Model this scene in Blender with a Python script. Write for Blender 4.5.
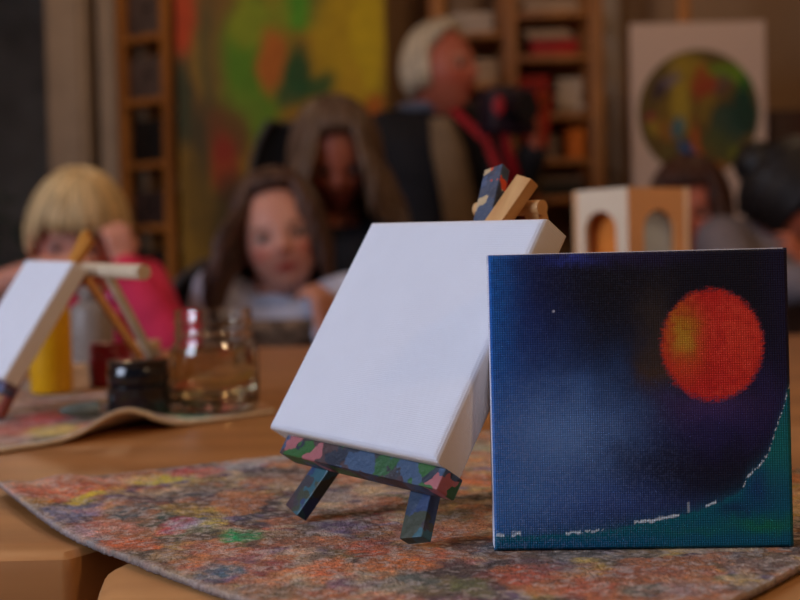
import bpy, bmesh, math, random
import numpy as np
from mathutils import Vector, Matrix, Quaternion

random.seed(7)
RNG = np.random.RandomState(11)
SC = bpy.context.scene
COL = SC.collection
for o in list(bpy.data.objects):
    bpy.data.objects.remove(o)

# ------------------------------------------------------------------ camera
TZ = 0.75                      # tabletop height
CT = 0.0034                    # thickness of the cloths on the table
CH = 0.0974                    # lens height above the cloth
CAMZ = TZ + CT + CH
FPX, YH, ROLL = 1200.0, 264.43, 0.0242
PITCH = math.atan((300 - YH) / FPX)
cam_d = bpy.data.cameras.new('camera')
cam = bpy.data.objects.new('camera', cam_d)
COL.objects.link(cam)
cam_d.sensor_width = 36
cam_d.lens = 36 * FPX / 800
cam_d.clip_start = 0.02
cam_d.clip_end = 60
cam.matrix_world = (Matrix.Translation((0, 0, CAMZ)) @
                    Matrix.Rotation(math.pi / 2 - PITCH, 4, 'X') @ Matrix.Rotation(-ROLL, 4, 'Z'))
cam_d.dof.use_dof = True
cam_d.dof.focus_distance = 0.420
cam_d.dof.aperture_fstop = 10.0
SC.camera = cam

# ------------------------------------------------------------------ world, lights, exposure
SC.view_settings.view_transform = 'Standard'
SC.view_settings.look = 'None'
SC.view_settings.gamma = 1
SC.view_settings.use_curve_mapping = False
SC.view_settings.exposure = 1.1
w = bpy.data.worlds.new('world')
SC.world = w
w.use_nodes = True
w.node_tree.nodes['Background'].inputs[0].default_value = (0.55, 0.62, 0.8, 1)
w.node_tree.nodes['Background'].inputs[1].default_value = 0.035


def area(name, loc, target, sx, sy, col, energy):
    l = bpy.data.lights.new(name, 'AREA')
    l.shape = 'RECTANGLE'
    l.size, l.size_y = sx, sy
    l.color = col
    l.energy = energy
    o = bpy.data.objects.new(name, l)
    COL.objects.link(o)
    o.location = loc
    d = Vector(target) - Vector(loc)
    o.rotation_euler = d.to_track_quat('-Z', 'Y').to_euler()
    return o


def bulb(name, loc, col, energy, r=0.09):
    l = bpy.data.lights.new(name, 'POINT')
    l.color = col
    l.energy = energy
    l.shadow_soft_size = r
    o = bpy.data.objects.new(name, l)
    COL.objects.link(o)
    o.location = loc
    return o


WARM = (1.0, 0.66, 0.38)
area('window_daylight', (-2.12, -0.38, 1.66), (0.0, 0.45, 0.82), 1.1, 1.2, (0.67, 0.77, 1.0), 22.5)
LAMPS = [(0.75, 0.95, 2.15, 7.0), (-0.85, 1.75, 2.15, 4.5), (0.9, 3.0, 2.15, 1.8), (-0.9, 3.3, 2.15, 2.3), (1.15, -0.6, 2.15, 11.0)]
for lx, ly, lz, le in LAMPS:
    bulb('lamp_light', (lx, ly, lz - 0.03), WARM, le)


# ------------------------------------------------------------------ helpers
def s2l(c):
    c = np.asarray(c, float) / 255.0
    return np.where(c <= 0.04045, c / 12.92, ((c + 0.055) / 1.055) ** 2.4)


def ray(px, py):
    X, Y = px - 400, 300 - py
    c, s = math.cos(ROLL), math.sin(ROLL)
    x = (c * X + s * Y) / FPX
    y = (-s * X + c * Y) / FPX
    return Vector((x, math.cos(PITCH) + y * math.sin(PITCH), -math.sin(PITCH) + y * math.cos(PITCH)))


def at(px, py, D):
    """point in the room seen at this place of the photograph, D metres in front of the lens"""
    r = ray(px, py)
    return r * (D / r.y) + Vector((0, 0, CAMZ))


def gr(px, py):
    """point of the tabletop"""
    r = ray(px, py)
    p = r * (-CH / r.z)
    return Vector((p.x, p.y, TZ + CT))


def nmat(name):
    m = bpy.data.materials.new(name)
    m.use_nodes = True
    nt = m.node_tree
    return m, nt, nt.nodes['Principled BSDF']


def mat(name, rgb, rough=0.7, var=0.12, scale=30, bump=0.0, bscale=200, metal=0, sss=0, coat=0, spec=0.4):
    m, nt, b = nmat(name)
    c = s2l(rgb)
    N, L = nt.nodes, nt.links
    tc = N.new('ShaderNodeTexCoord')
    no = N.new('ShaderNodeTexNoise')
    no.inputs['Scale'].default_value = scale
    no.inputs['Detail'].default_value = 4
    L.new(tc.outputs['Object'], no.inputs['Vector'])
    r = N.new('ShaderNodeValToRGB')
    lo, hi = c * (1 - var * 2), np.minimum(c * (1 + var * 2), 1)
    r.color_ramp.elements[0].position = 0.3
    r.color_ramp.elements[1].position = 0.7
    r.color_ramp.elements[0].color = (*lo, 1)
    r.color_ramp.elements[1].color = (*hi, 1)
    L.new(no.outputs['Fac'], r.inputs[0])
    L.new(r.outputs[0], b.inputs['Base Color'])
    b.inputs['Roughness'].default_value = rough
    b.inputs['Metallic'].default_value = metal
    b.inputs['Specular IOR Level'].default_value = spec
    if coat:
        b.inputs['Coat Weight'].default_value = coat
    if sss:
        b.inputs['Subsurface Weight'].default_value = sss
        b.inputs['Subsurface Radius'].default_value = (0.012, 0.005, 0.003)
    if bump:
        n2 = N.new('ShaderNodeTexNoise')
        n2.inputs['Scale'].default_value = bscale
        L.new(tc.outputs['Object'], n2.inputs['Vector'])
        bp = N.new('ShaderNodeBump')
        bp.inputs['Strength'].default_value = bump
        bp.inputs['Distance'].default_value = 0.002
        L.new(n2.outputs['Fac'], bp.inputs['Height'])
        L.new(bp.outputs[0], b.inputs['Normal'])
    return m


def wood(name, rgb, dark, scale=(3, 40, 40), rough=0.5, bump=0.15, contrast=1.0, coat=0.0):
    m, nt, b = nmat(name)
    N, L = nt.nodes, nt.links
    tc = N.new('ShaderNodeTexCoord')
    mp = N.new('ShaderNodeMapping')
    mp.inputs['Scale'].default_value = scale
    L.new(tc.outputs['Object'], mp.inputs['Vector'])
    no = N.new('ShaderNodeTexNoise')
    no.inputs['Scale'].default_value = 1.0
    no.inputs['Detail'].default_value = 6
    no.inputs['Distortion'].default_value = 0.6
    L.new(mp.outputs[0], no.inputs['Vector'])
    r = N.new('ShaderNodeValToRGB')
    r.color_ramp.elements[0].position = 0.5 - 0.2 * contrast
    r.color_ramp.elements[1].position = 0.5 + 0.2 * contrast
    r.color_ramp.elements[0].color = (*s2l(dark), 1)
    r.color_ramp.elements[1].color = (*s2l(rgb), 1)
    L.new(no.outputs['Fac'], r.inputs[0])
    L.new(r.outputs[0], b.inputs['Base Color'])
    b.inputs['Roughness'].default_value = rough
    if coat:
        b.inputs['Coat Weight'].default_value = coat
        b.inputs['Coat Roughness'].default_value = 0.3
    bp = N.new('ShaderNodeBump')
    bp.inputs['Strength'].default_value = bump
    bp.inputs['Distance'].default_value = 0.001
    L.new(no.outputs['Fac'], bp.inputs['Height'])
    L.new(bp.outputs[0], b.inputs['Normal'])
    return m


def vmat(name, rough=0.7, bump=0.0, bscale=600, weave=0.0, weave_dark=0.0, period=0.00072, dist=0.001, sss=0, sheen=0, spec=0.4, mul=None):
    """a material whose colour is the mesh's own paint (colour attribute 'paint')"""
    m, nt, b = nmat(name)
    N, L = nt.nodes, nt.links
    a = N.new('ShaderNodeAttribute')
    a.attribute_name = 'paint'
    col = a.outputs['Color']
    tc = N.new('ShaderNodeTexCoord')
    h = None
    if weave:
        sep = N.new('ShaderNodeSeparateXYZ')
        L.new(tc.outputs['Object'], sep.inputs[0])
        vals = []
        for ax in ('X', 'Z', 'Y'):
            mu = N.new('ShaderNodeMath'); mu.operation = 'MULTIPLY'
            mu.inputs[1].default_value = 2 * math.pi / period
            L.new(sep.outputs[ax], mu.inputs[0])
            si = N.new('ShaderNodeMath'); si.operation = 'SINE'
            L.new(mu.outputs[0], si.inputs[0])
            vals.append(si)
        ad0 = N.new('ShaderNodeMath'); ad0.operation = 'ADD'
        L.new(vals[0].outputs[0], ad0.inputs[0]); L.new(vals[1].outputs[0], ad0.inputs[1])
        ad = N.new('ShaderNodeMath'); ad.operation = 'ADD'
        L.new(ad0.outputs[0], ad.inputs[0]); L.new(vals[2].outputs[0], ad.inputs[1])
        fr = N.new('ShaderNodeTexNoise'); fr.inputs['Scale'].default_value = 900
        L.new(tc.outputs['Object'], fr.inputs['Vector'])
        fm = N.new('ShaderNodeMath'); fm.operation = 'MULTIPLY_ADD'
        L.new(fr.outputs['Fac'], fm.inputs[0]); fm.inputs[1].default_value = 2.5
        L.new(ad.outputs[0], fm.inputs[2])
        h = fm.outputs[0]
        if weave_dark:
            mr = N.new('ShaderNodeMapRange')
            mr.inputs['From Min'].default_value = -1.2
            mr.inputs['From Max'].default_value = 3.6
            mr.inputs['To Min'].default_value = 1 - weave_dark
            mr.inputs['To Max'].default_value = 1 + weave_dark
            L.new(h, mr.inputs[0])
            mx = N.new('ShaderNodeVectorMath'); mx.operation = 'SCALE'
            L.new(col, mx.inputs[0]); L.new(mr.outputs[0], mx.inputs['Scale'])
            col = mx.outputs[0]
        st, ds = weave, 0.0002
    elif bump:
        no = N.new('ShaderNodeTexNoise')
        no.inputs['Scale'].default_value = bscale
        no.inputs['Detail'].default_value = 5
        L.new(tc.outputs['Object'], no.inputs['Vector'])
        h = no.outputs['Fac']
        st, ds = bump, dist
        if mul:
            mr = N.new('ShaderNodeMapRange')
            mr.inputs['From Min'].default_value = 0.3
            mr.inputs['From Max'].default_value = 0.7
            mr.inputs['To Min'].default_value = 1 - mul
            mr.inputs['To Max'].default_value = 1 + mul
            L.new(h, mr.inputs[0])
            mx = N.new('ShaderNodeVectorMath'); mx.operation = 'SCALE'
            L.new(col, mx.inputs[0]); L.new(mr.outputs[0], mx.inputs['Scale'])
            col = mx.outputs[0]
    L.new(col, b.inputs['Base Color'])
    b.inputs['Roughness'].default_value = rough
    b.inputs['Specular IOR Level'].default_value = spec
    if sheen:
        b.inputs['Sheen Weight'].default_value = sheen
    if sss:
        b.inputs['Subsurface Weight'].default_value = sss
        b.inputs['Subsurface Radius'].default_value = (0.012, 0.005, 0.003)
    if h is not None:
        bp = N.new('ShaderNodeBump')
        bp.inputs['Strength'].default_value = st
        bp.inputs['Distance'].default_value = ds
        L.new(h, bp.inputs['Height'])
        L.new(bp.outputs[0], b.inputs['Normal'])
    return m


def glassmat(name, rgb=(255, 255, 255), ior=1.45, rough=0.0):
    m, nt, b = nmat(name)
    b.inputs['Base Color'].default_value = (*s2l(rgb), 1)
    b.inputs['Transmission Weight'].default_value = 1
    b.inputs['IOR'].default_value = ior
    b.inputs['Roughness'].default_value = rough
    return m


# value noise in numpy, for painted colours and cloth relief
_PERM = RNG.rand(64, 64, 64)


def vnoise(p, scale=1.0, seed=0):
    p = np.asarray(p, float) * scale + seed * 7.31
    i = np.floor(p).astype(int)
    f = p - i
    f = f * f * (3 - 2 * f)
    out = 0
    for dx in (0, 1):
        for dy in (0, 1):
            for dz in (0, 1):
                wgt = (f[..., 0] if dx else 1 - f[..., 0]) * (f[..., 1] if dy else 1 - f[..., 1]) * (f[..., 2] if dz else 1 - f[..., 2])
                out = out + wgt * _PERM[(i[..., 0] + dx) % 64, (i[..., 1] + dy) % 64, (i[..., 2] + dz) % 64]
    return out


def fbm(p, scale=1.0, seed=0, octv=4):
    a, t, s = 1.0, 0, 0
    for k in range(octv):
        t = t + a * vnoise(p, scale * 2 ** k, seed + k)
        s += a
        a *= 0.55
    return t / s


class MB:
    def __init__(self):
        self.v, self.f, self.c = [], [], None

    def add(self, vs, fs):
        n = len(self.v)
        self.v += [tuple(x) for x in vs]
        self.f += [tuple(i + n for i in f) for f in fs]
        return self

    def box(self, c, s, R=None, bev=0.0, seg=2):
        bm = bmesh.new()
        bmesh.ops.create_cube(bm, size=1)
        bmesh.ops.scale(bm, vec=s, verts=bm.verts)
        if bev:
            bmesh.ops.bevel(bm, geom=bm.edges[:], offset=bev, segments=seg, profile=0.5, affect='EDGES')
        bm.verts.index_update()
        R = R or Matrix.Identity(3)
        c = Vector(c)
        self.add([R @ v.co + c for v in bm.verts], [[v.index for v in f.verts] for f in bm.faces])
        bm.free()
        return self

    def bar(self, a, b, w_, t_, side, bev=0.0005):
        """square bar from a to b; w_ along 'side', t_ across"""
        a, b = Vector(a), Vector(b)
        z = (b - a).normalized()
        x = (Vector(side) - z * Vector(side).dot(z)).normalized()
        y = z.cross(x)
        R = Matrix((x, y, z)).transposed()
        return self.box((a + b) / 2, (w_, t_, (b - a).length), R, bev)

    def sphere(self, c, r, seg=14, ring=9, R=None):
        if not hasattr(r, '__len__'):
            r = (r, r, r)
        vs, fs = [], []
        R = R or Matrix.Identity(3)
        c = Vector(c)
        vs.append(c + R @ Vector((0, 0, r[2])))
        for i in range(1, ring):
            th = math.pi * i / ring
            for j in range(seg):
                ph = 2 * math.pi * j / seg
                vs.append(c + R @ Vector((r[0] * math.sin(th) * math.cos(ph), r[1] * math.sin(th) * math.sin(ph), r[2] * math.cos(th))))
        vs.append(c + R @ Vector((0, 0, -r[2])))
        for j in range(seg):
            fs.append((0, 1 + j, 1 + (j + 1) % seg))
            for i in range(ring - 2):
                a = 1 + i * seg
                fs.append((a + j, a + seg + j, a + seg + (j + 1) % seg, a + (j + 1) % seg))
            a = 1 + (ring - 2) * seg
            fs.append((a + j, len(vs) - 1, a + (j + 1) % seg))
        return self.add(vs, fs)

    def tube(self, pts, rad, seg=12, cap=True, flat=1.0, side=None):
        pts = [Vector(p) for p in pts]
        if not hasattr(rad, '__len__'):
            rad = [rad] * len(pts)
        vs, fs = [], []
        x = None
        for i, p in enumerate(pts):
            t = (pts[min(i + 1, len(pts) - 1)] - pts[max(i - 1, 0)]).normalized()
            if x is None:
                ref = Vector(side) if side else (Vector((0, 0, 1)) if abs(t.z) < 0.9 else Vector((1, 0, 0)))
                x = (ref - t * ref.dot(t)).normalized()
            else:
                x = (x - t * x.dot(t)).normalized()
            y = t.cross(x)
            for j in range(seg):
                a = 2 * math.pi * j / seg
                vs.append(p + (x * math.cos(a) + y * math.sin(a) * flat) * rad[i])
        for i in range(len(pts) - 1):
            for j in range(seg):
                fs.append((i * seg + j, i * seg + (j + 1) % seg, (i + 1) * seg + (j + 1) % seg, (i + 1) * seg + j))
        if cap:
            fs.append(tuple(range(seg))[::-1])
            fs.append(tuple((len(pts) - 1) * seg + j for j in range(seg)))
        return self.add(vs, fs)

    def limb(self, pts, rad, seg=14):
        self.tube(pts, rad, seg)
        for p, r in zip(pts, rad if hasattr(rad, '__len__') else [rad] * len(pts)):
            self.sphere(p, r, seg, 8)
        return self

    def lathe(self, prof, c=(0, 0, 0), seg=40, closed=False):
        vs, fs = [], []
        n = len(prof)
        for j in range(seg):
            a = 2 * math.pi * j / seg
            for (r, z) in prof:
                vs.append((c[0] + r * math.cos(a), c[1] + r * math.sin(a), c[2] + z))
        for j in range(seg):
            k = (j + 1) % seg
            for i in range(n - 1 if not closed else n):
                i2 = (i + 1) % n
                fs.append((j * n + i, k * n + i, k * n + i2, j * n + i2))
        return self.add(vs, fs)

    def loft(self, rings, yaw, seg=24):
        """rings of (centre, rx, ry); closed body turned by yaw"""
        vs, fs = [], []
        cy, sy = math.cos(yaw), math.sin(yaw)
        for c, rx, ry in rings:
            for j in range(seg):
                a = 2 * math.pi * j / seg
                ca, sa = math.cos(a), math.sin(a)
                ex = math.copysign(abs(ca) ** 0.8, ca) * rx
                ey = math.copysign(abs(sa) ** 0.8, sa) * ry
                vs.append((c[0] + ex * cy - ey * sy, c[1] + ex * sy + ey * cy, c[2]))
        for i in range(len(rings) - 1):
            for j in range(seg):
                fs.append((i * seg + j, i * seg + (j + 1) % seg, (i + 1) * seg + (j + 1) % seg, (i + 1) * seg + j))
        fs.append(tuple(range(seg))[::-1])
        fs.append(tuple((len(rings) - 1) * seg + j for j in range(seg)))
        return self.add(vs, fs)

    def build(self, name, m, parent=None, smooth=True, loc=None, colors=None, sharp=None):
        me = bpy.data.meshes.new(name)
        off = Vector(loc) if loc is not None else (parent_loc(parent) if parent else Vector((0, 0, 0)))
        me.from_pydata([(Vector(v) - off)[:] for v in self.v], [], self.f)
        me.validate()
        bm = bmesh.new()
        bm.from_mesh(me)
        bmesh.ops.recalc_face_normals(bm, faces=bm.faces)
        bm.to_mesh(me)
        bm.free()
        o = bpy.data.objects.new(name, me)
        COL.objects.link(o)
        if parent:
            o.parent = parent
        elif loc is not None:
            o.location = loc
        if m:
            me.materials.append(m)
        if smooth:
            me.shade_smooth()
            try:
                me.set_sharp_from_angle(angle=math.radians(sharp or 40))
            except Exception:
                pass
        if colors is not None:
            paint(me, colors)
        return o


def parent_loc(p):
    """world place of a parent's origin (only translations are used while building)"""
    v = Vector((0, 0, 0))
    while p is not None:
        v += p.location
        p = p.parent
    return v


def paint(me, cols):
    a = me.color_attributes.new('paint', 'FLOAT_COLOR', 'POINT')
    c = np.ones((len(me.vertices), 4), np.float32)
    c[:, :3] = cols
    a.data.foreach_set('color', c.ravel())


def tag(o, label=None, cat=None, group=None, kind=None):
    for k, v_ in (('label', label), ('category', cat), ('group', group), ('kind', kind)):
        if v_:
            o[k] = v_
    return o


def thing(name, loc, label, cat, group=None):
    o = bpy.data.objects.new(name, None)
    o.empty_display_size = 0.05
    COL.objects.link(o)
    o.location = loc
    return tag(o, label, cat, group)


def copy_tree(o, parent=None):
    c = o.copy()
    COL.objects.link(c)
    if parent:
        c.parent = parent
    for ch in [x for x in bpy.data.objects if x.parent == o]:
        copy_tree(ch, c)
    return c


def struct(o):
    o['kind'] = 'structure'
    return o


def remesh(mb, voxel, smooth=2):
    """union of overlapping closed shapes as one continuous surface -> (verts array, faces)"""
    me = bpy.data.meshes.new('tmp')
    me.from_pydata([tuple(v) for v in mb.v], [], mb.f)
    bm = bmesh.new(); bm.from_mesh(me)
    bmesh.ops.recalc_face_normals(bm, faces=bm.faces)
    bm.to_mesh(me); bm.free()
    o = bpy.data.objects.new('tmp', me)
    COL.objects.link(o)
    r = o.modifiers.new('r', 'REMESH')
    r.mode = 'VOXEL'; r.voxel_size = voxel
    if smooth:
        s = o.modifiers.new('s', 'SMOOTH'); s.factor = 0.5; s.iterations = smooth
    dg = bpy.context.evaluated_depsgraph_get()
    e = o.evaluated_get(dg)
    m2 = bpy.data.meshes.new_from_object(e)
    vs = np.empty(len(m2.vertices) * 3); m2.vertices.foreach_get('co', vs)
    out = MB()
    out.v = [tuple(x) for x in vs.reshape(-1, 3)]
    out.f = [tuple(p.vertices) for p in m2.polygons]
    bpy.data.objects.remove(o); bpy.data.meshes.remove(me); bpy.data.meshes.remove(m2)
    return out


# ------------------------------------------------------------------ materials
M = {}
M['table'] = wood('table_wood', (180, 122, 68), (142, 92, 48), (2.2, 22, 22), 0.42, 0.12, 1.2, coat=0.15)
M['table2'] = wood('front_table_wood', (206, 150, 92), (172, 116, 64), (2.2, 26, 26), 0.5, 0.12, 1.2)
M['stretcher'] = wood('pine', (205, 160, 105), (170, 120, 70), (60, 60, 15), 0.6)
M['easelwood'] = wood('pale_easel_wood', (226, 176, 116), (190, 132, 72), (90, 90, 20), 0.55, 0.1)
M['easelorange'] = wood('varnished_easel_wood', (216, 150, 60), (180, 110, 36), (90, 90, 20), 0.45, 0.1)
M['shelfwood'] = wood('shelf_wood', (190, 122, 52), (132, 78, 32), (10, 10, 2), 0.5, 0.1)
M['skin'] = vmat('skin', 0.5, sss=0.15)
M['plaster'] = mat('beige_plaster', (178, 150, 124), 0.9, 0.04, 3, 0.1, 60)
M['plaster_r'] = mat('brown_beige_plaster', (168, 134, 100), 0.9, 0.05, 2, 0.1, 60)
M['ceil'] = mat('ceiling_paint', (190, 176, 160), 0.9, 0.03, 3)
M['floor'] = wood('floor_boards', (120, 78, 44), (84, 50, 28), (1.2, 12, 12), 0.5)
M['blackpl'] = mat('black_plastic', (16, 17, 22), 0.3, 0.1, 30)
M['cloth_dark'] = mat('black_fabric', (16, 16, 22), 0.9, 0.2, 20, 0.3, 300)
M['metal'] = mat('brushed_metal', (150, 150, 150), 0.35, 0.05, 60, metal=1)

# ------------------------------------------------------------------ the room
XL, XR, YB, YF, ZC = -2.3, 2.4, 4.5, -1.8, 2.6
struct(MB().box((0.05, 1.35, -0.03), (4.9, 6.5, 0.06)).build('floor', M['floor']))
struct(MB().box((0.05, 1.35, ZC + 0.03), (4.9, 6.5, 0.06)).build('ceiling', M['ceil']))
struct(MB().box((XR + 0.04, 1.35, ZC / 2), (0.08, 6.5, ZC)).build('wall_right', M['plaster_r']))
# left wall with a window opening
wl = MB()
wy0, wy1, wz0, wz1 = -1.0, 0.24, 1.0, 2.3
wl.box((XL - 0.04, (YF + wy0) / 2 - 0.05, ZC / 2), (0.08, wy0 - YF + 0.1, ZC))
wl.box((XL - 0.04, (wy1 + YB + 0.1) / 2, ZC / 2), (0.08, YB + 0.1 - wy1, ZC))
wl.box((XL - 0.04, (wy0 + wy1) / 2, wz0 / 2), (0.08, wy1 - wy0, wz0))
wl.box((XL - 0.04, (wy0 + wy1) / 2, (wz1 + ZC) / 2), (0.08, wy1 - wy0, ZC - wz1))
struct(wl.build('wall_left', M['plaster']))
M['glass'] = glassmat('window_glass', (225, 232, 232), 1.45)


def window(name, cx, cy, cz, wx, wy_, h, fm, fr=0.05):
    """frame around a pane; wx>wy_ when it lies across the room"""
    t = 0.06
    r = MB()
    if wx > wy_:
        r.box((cx, cy, cz + h / 2 - fr / 2), (wx, t, fr), None, .004).box((cx, cy, cz - h / 2 + fr / 2), (wx, t, fr), None, .004)
        for s in (-1, 1):
            r.box((cx + s * (wx / 2 - fr / 2), cy, cz), (fr, t, h), None, .004)
        pane = MB().box((cx, cy, cz), (wx - fr, 0.006, h - fr))
    else:
        r.box((cx, cy, cz + h / 2 - fr / 2), (t, wy_, fr), None, .004).box((cx, cy, cz - h / 2 + fr / 2), (t, wy_, fr), None, .004)
        for s in (-1, 1):
            r.box((cx, cy + s * (wy_ / 2 - fr / 2), cz), (t, fr, h), None, .004)
        r.box((cx, cy, cz), (t * .8, fr * .7, h), None, .003)
        pane = MB().box((cx, cy, cz), (0.006, wy_ - fr, h - fr))
    o = struct(r.build(name, fm, loc=(cx, cy, cz)))
    pane.build('pane', M['glass'], o)
    return o


M['frame'] = mat('cream_window_paint', (168, 146, 122), 0.6, 0.05, 8)
window('window_2', XL - 0.03, (wy0 + wy1) / 2, (wz0 + wz1) / 2, 0.06, wy1 - wy0, wz1 - wz0, M['frame'])
# back wall: from the cream post rightwards; a tall dark window to its left
xp = at(112, 100, YB).x
struct(MB().box(((xp + XR + .1) / 2, YB + 0.04, ZC / 2), (XR + .1 - xp, 0.08, ZC)).build('wall_back', M['plaster_r']))
xw = at(60, 100, YB).x
wb = MB().box(((XL + xp) / 2, YB + .04, 0.2), (xp - XL, .08, .4)).box(((XL + xp) / 2, YB + .04, 2.5), (xp - XL, .08, .2))
struct(wb.build('wall_rear', M['plaster']))
window('window_1', (XL + xw) / 2, YB + .03, 1.4, xw - XL + .06, .06, 2.0, M['frame'])
# cream pillar with a narrow ridge, and a slimmer post beside it
a, b = at(48, 100, 4.3), at(90, 100, 4.3)
p = MB().box(((a.x + b.x) / 2, 4.36, ZC / 2), (b.x - a.x, .16, ZC), None, .012)
p.box((a.x + (b.x - a.x) * .8, 4.275, ZC / 2), (.012, .02, ZC), None, .004)
struct(p.build('trim_1', M['frame']))
c_, d_ = at(97, 100, 4.3), at(116, 100, 4.3)
struct(MB().box(((c_.x + d_.x) / 2, 4.38, ZC / 2), (d_.x - c_.x, .12, ZC), None, .01).build('trim_2', M['frame']))
a, b = at(601, 100, 4.4), at(624, 100, 4.4)
struct(MB().box(((a.x + b.x) / 2, 4.46, ZC / 2), (b.x - a.x, .08, ZC), None, .01).build('trim_3', M['frame']))

# dim garden outside the dark window
M['leaf'] = mat('dark_leaves', (100, 130, 110), 0.7, 0.3, 8)
M['soil'] = mat('dark_paving', (60, 58, 58), 0.9, 0.1, 4)
g = MB().box((-1.8, 6.6, -.05), (4.5, 4.0, .1)).build('garden_paving', M['soil'])
struct(g)
M['backdrop'] = mat('backdrop_paint', (160, 148, 138), .9, .3, 2)
struct(MB().box((-1.8, 8.6, 1.8), (6.5, .1, 3.8)).build('added_backdrop', M['backdrop']))  # wall added behind the shrub to keep the view outside dark
bl = MB()
for k in range(420):
    t = random.random()
    c = Vector((-2.1 + random.uniform(-.75, .75), 5.6 + random.uniform(-.3, .35), 0.05 + 1.15 * t))
    d = Vector((random.gauss(0, 1), random.gauss(0, 1), random.gauss(0.3, 1))).normalized()
    s = d.cross(Vector((0.3, 0.5, 1))).normalized()
    L_ = random.uniform(.06, .12)
    nrm = d.cross(s) * .006
    bl.add([c, c + d * L_ * .5 + s * L_ * .28, c + d * L_, c + d * L_ * .5 - s * L_ * .28 + nrm], [(0, 1, 2, 3)])
for k in range(9):
    x = -2.1 + random.uniform(-.6, .6)
    bl.tube([(x, 5.6, 0), (x + .05, 5.62, .5), (x + random.uniform(-.1, .1), 5.6, 1.1)], [.02, .014, .006], 6)
tag(bl.build('garden_shrub', M['leaf'], loc=(-2.1, 5.6, 0), smooth=False),
    'dim green shrub outside the dark window at far left', 'shrub')

# hanging lamps
M['shade'] = mat('enamel_shade', (60, 62, 60), 0.4, 0.05, 10)
M['cord'] = mat('black_cord', (20, 20, 20), 0.7)
lamp0 = None
for lx, ly, lz, le in LAMPS:
    if lamp0 is None:
        lamp0 = thing('pendant_lamp', (lx, ly, lz), 'dark enamel pendant lamp hanging over the far side of the toy house', 'lamp', 'pendant lamps over the tables')
        MB().lathe([(.02, .16), (.05, .15), (.19, .02), (.2, .02), (.055, .165), (.02, .175)], (lx, ly, lz), 32, True).build('lamp_shade', M['shade'], lamp0)
        MB().tube([(lx, ly, lz + .165), (lx, ly, ZC)], .004, 8).build('cord', M['cord'], lamp0)
    else:
        c = copy_tree(lamp0)
        c.location = (lx, ly, lz)
        c['label'] = 'dark enamel pendant lamp hanging ' + {1: 'above the blond child', 2: 'above the round painting', 3: 'above the yellow and green painting', 4: 'nearest to the right of the front table'}[LAMPS.index((lx, ly, lz, le))]

# ------------------------------------------------------------------ tables
def rounded_slab(x0, x1, y0, y1, z0, z1, radii, bev=.004, seg=10):
    """slab with its own corner radii: (x0y0, x1y0, x1y1, x0y1), softened top and bottom edges"""
    cs = [((x0, y0), 180, radii[0]), ((x1, y0), 270, radii[1]), ((x1, y1), 0, radii[2]), ((x0, y1), 90, radii[3])]
    sgn = [(1, 1), (-1, 1), (-1, -1), (1, -1)]
    def outline(ins):
        o = []
        for (c, a0, r), s in zip(cs, sgn):
            cx, cy = c[0] + s[0] * r, c[1] + s[1] * r
            for k in range(seg + 1):
                a_ = math.radians(a0 + 90 * k / seg)
                o.append((cx + (r - ins) * math.cos(a_), cy + (r - ins) * math.sin(a_)))
        return o
    mb = MB()
    lv = [(bev, z0), (bev * .3, z0 + bev * .3), (0, z0 + bev), (0, z1 - bev), (bev * .3, z1 - bev * .3), (bev, z1)]
    n = 4 * (seg + 1)
    vs = [(x, y, z) for ins, z in lv for x, y in outline(ins)]
    fs = [(i * n + j, i * n + (j + 1) % n, (i + 1) * n + (j + 1) % n, (i + 1) * n + j) for i in range(len(lv) - 1) for j in range(n)]
    fs += [tuple(range(n))[::-1], tuple((len(lv) - 1) * n + j for j in range(n))]
    return mb.add(vs, fs)


def poly_slab(corners, z0, z1, bev=.005, seg=8):
    """slab over a polygon whose corners (x, y, radius) run counter-clockwise, softened edges"""
    n = len(corners)
    def outline(ins):
        o = []
        for i in range(n):
            p, a, b = Vector(corners[i][:2]), Vector(corners[i - 1][:2]), Vector(corners[(i + 1) % n][:2])
            r = corners[i][2]
            d1, d2 = (a - p).normalized(), (b - p).normalized()
            half = d1.angle(d2) / 2
            cross = d1.x * d2.y - d1.y * d2.x
            convex = cross < 0
            c = p + (d1 + d2).normalized() * (r / math.sin(half))
            rr = r - ins if convex else r + ins
            s_, e_ = p + d1 * (r / math.tan(half)) - c, p + d2 * (r / math.tan(half)) - c
            a0 = math.atan2(s_.y, s_.x); da = math.atan2(e_.y, e_.x) - a0
            while da > math.pi: da -= 2 * math.pi
            while da < -math.pi: da += 2 * math.pi
            for k in range(seg + 1):
                t = a0 + da * k / seg
                o.append((c.x + rr * math.cos(t), c.y + rr * math.sin(t)))
        return o
    lv = [(bev, z0), (bev * .3, z0 + bev * .3), (0, z0 + bev), (0, z1 - bev), (bev * .3, z1 - bev * .3), (bev, z1)]
    m_ = n * (seg + 1)
    vs = [(x, y, z) for ins, z in lv for x, y in outline(ins)]
    fs = [(i * m_ + j, i * m_ + (j + 1) % m_, (i + 1) * m_ + (j + 1) % m_, (i + 1) * m_ + j) for i in range(len(lv) - 1) for j in range(m_)]
    fs += [tuple(range(m_))[::-1], tuple((len(lv) - 1) * m_ + j for j in range(m_))]
    return MB().add(vs, fs)


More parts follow.
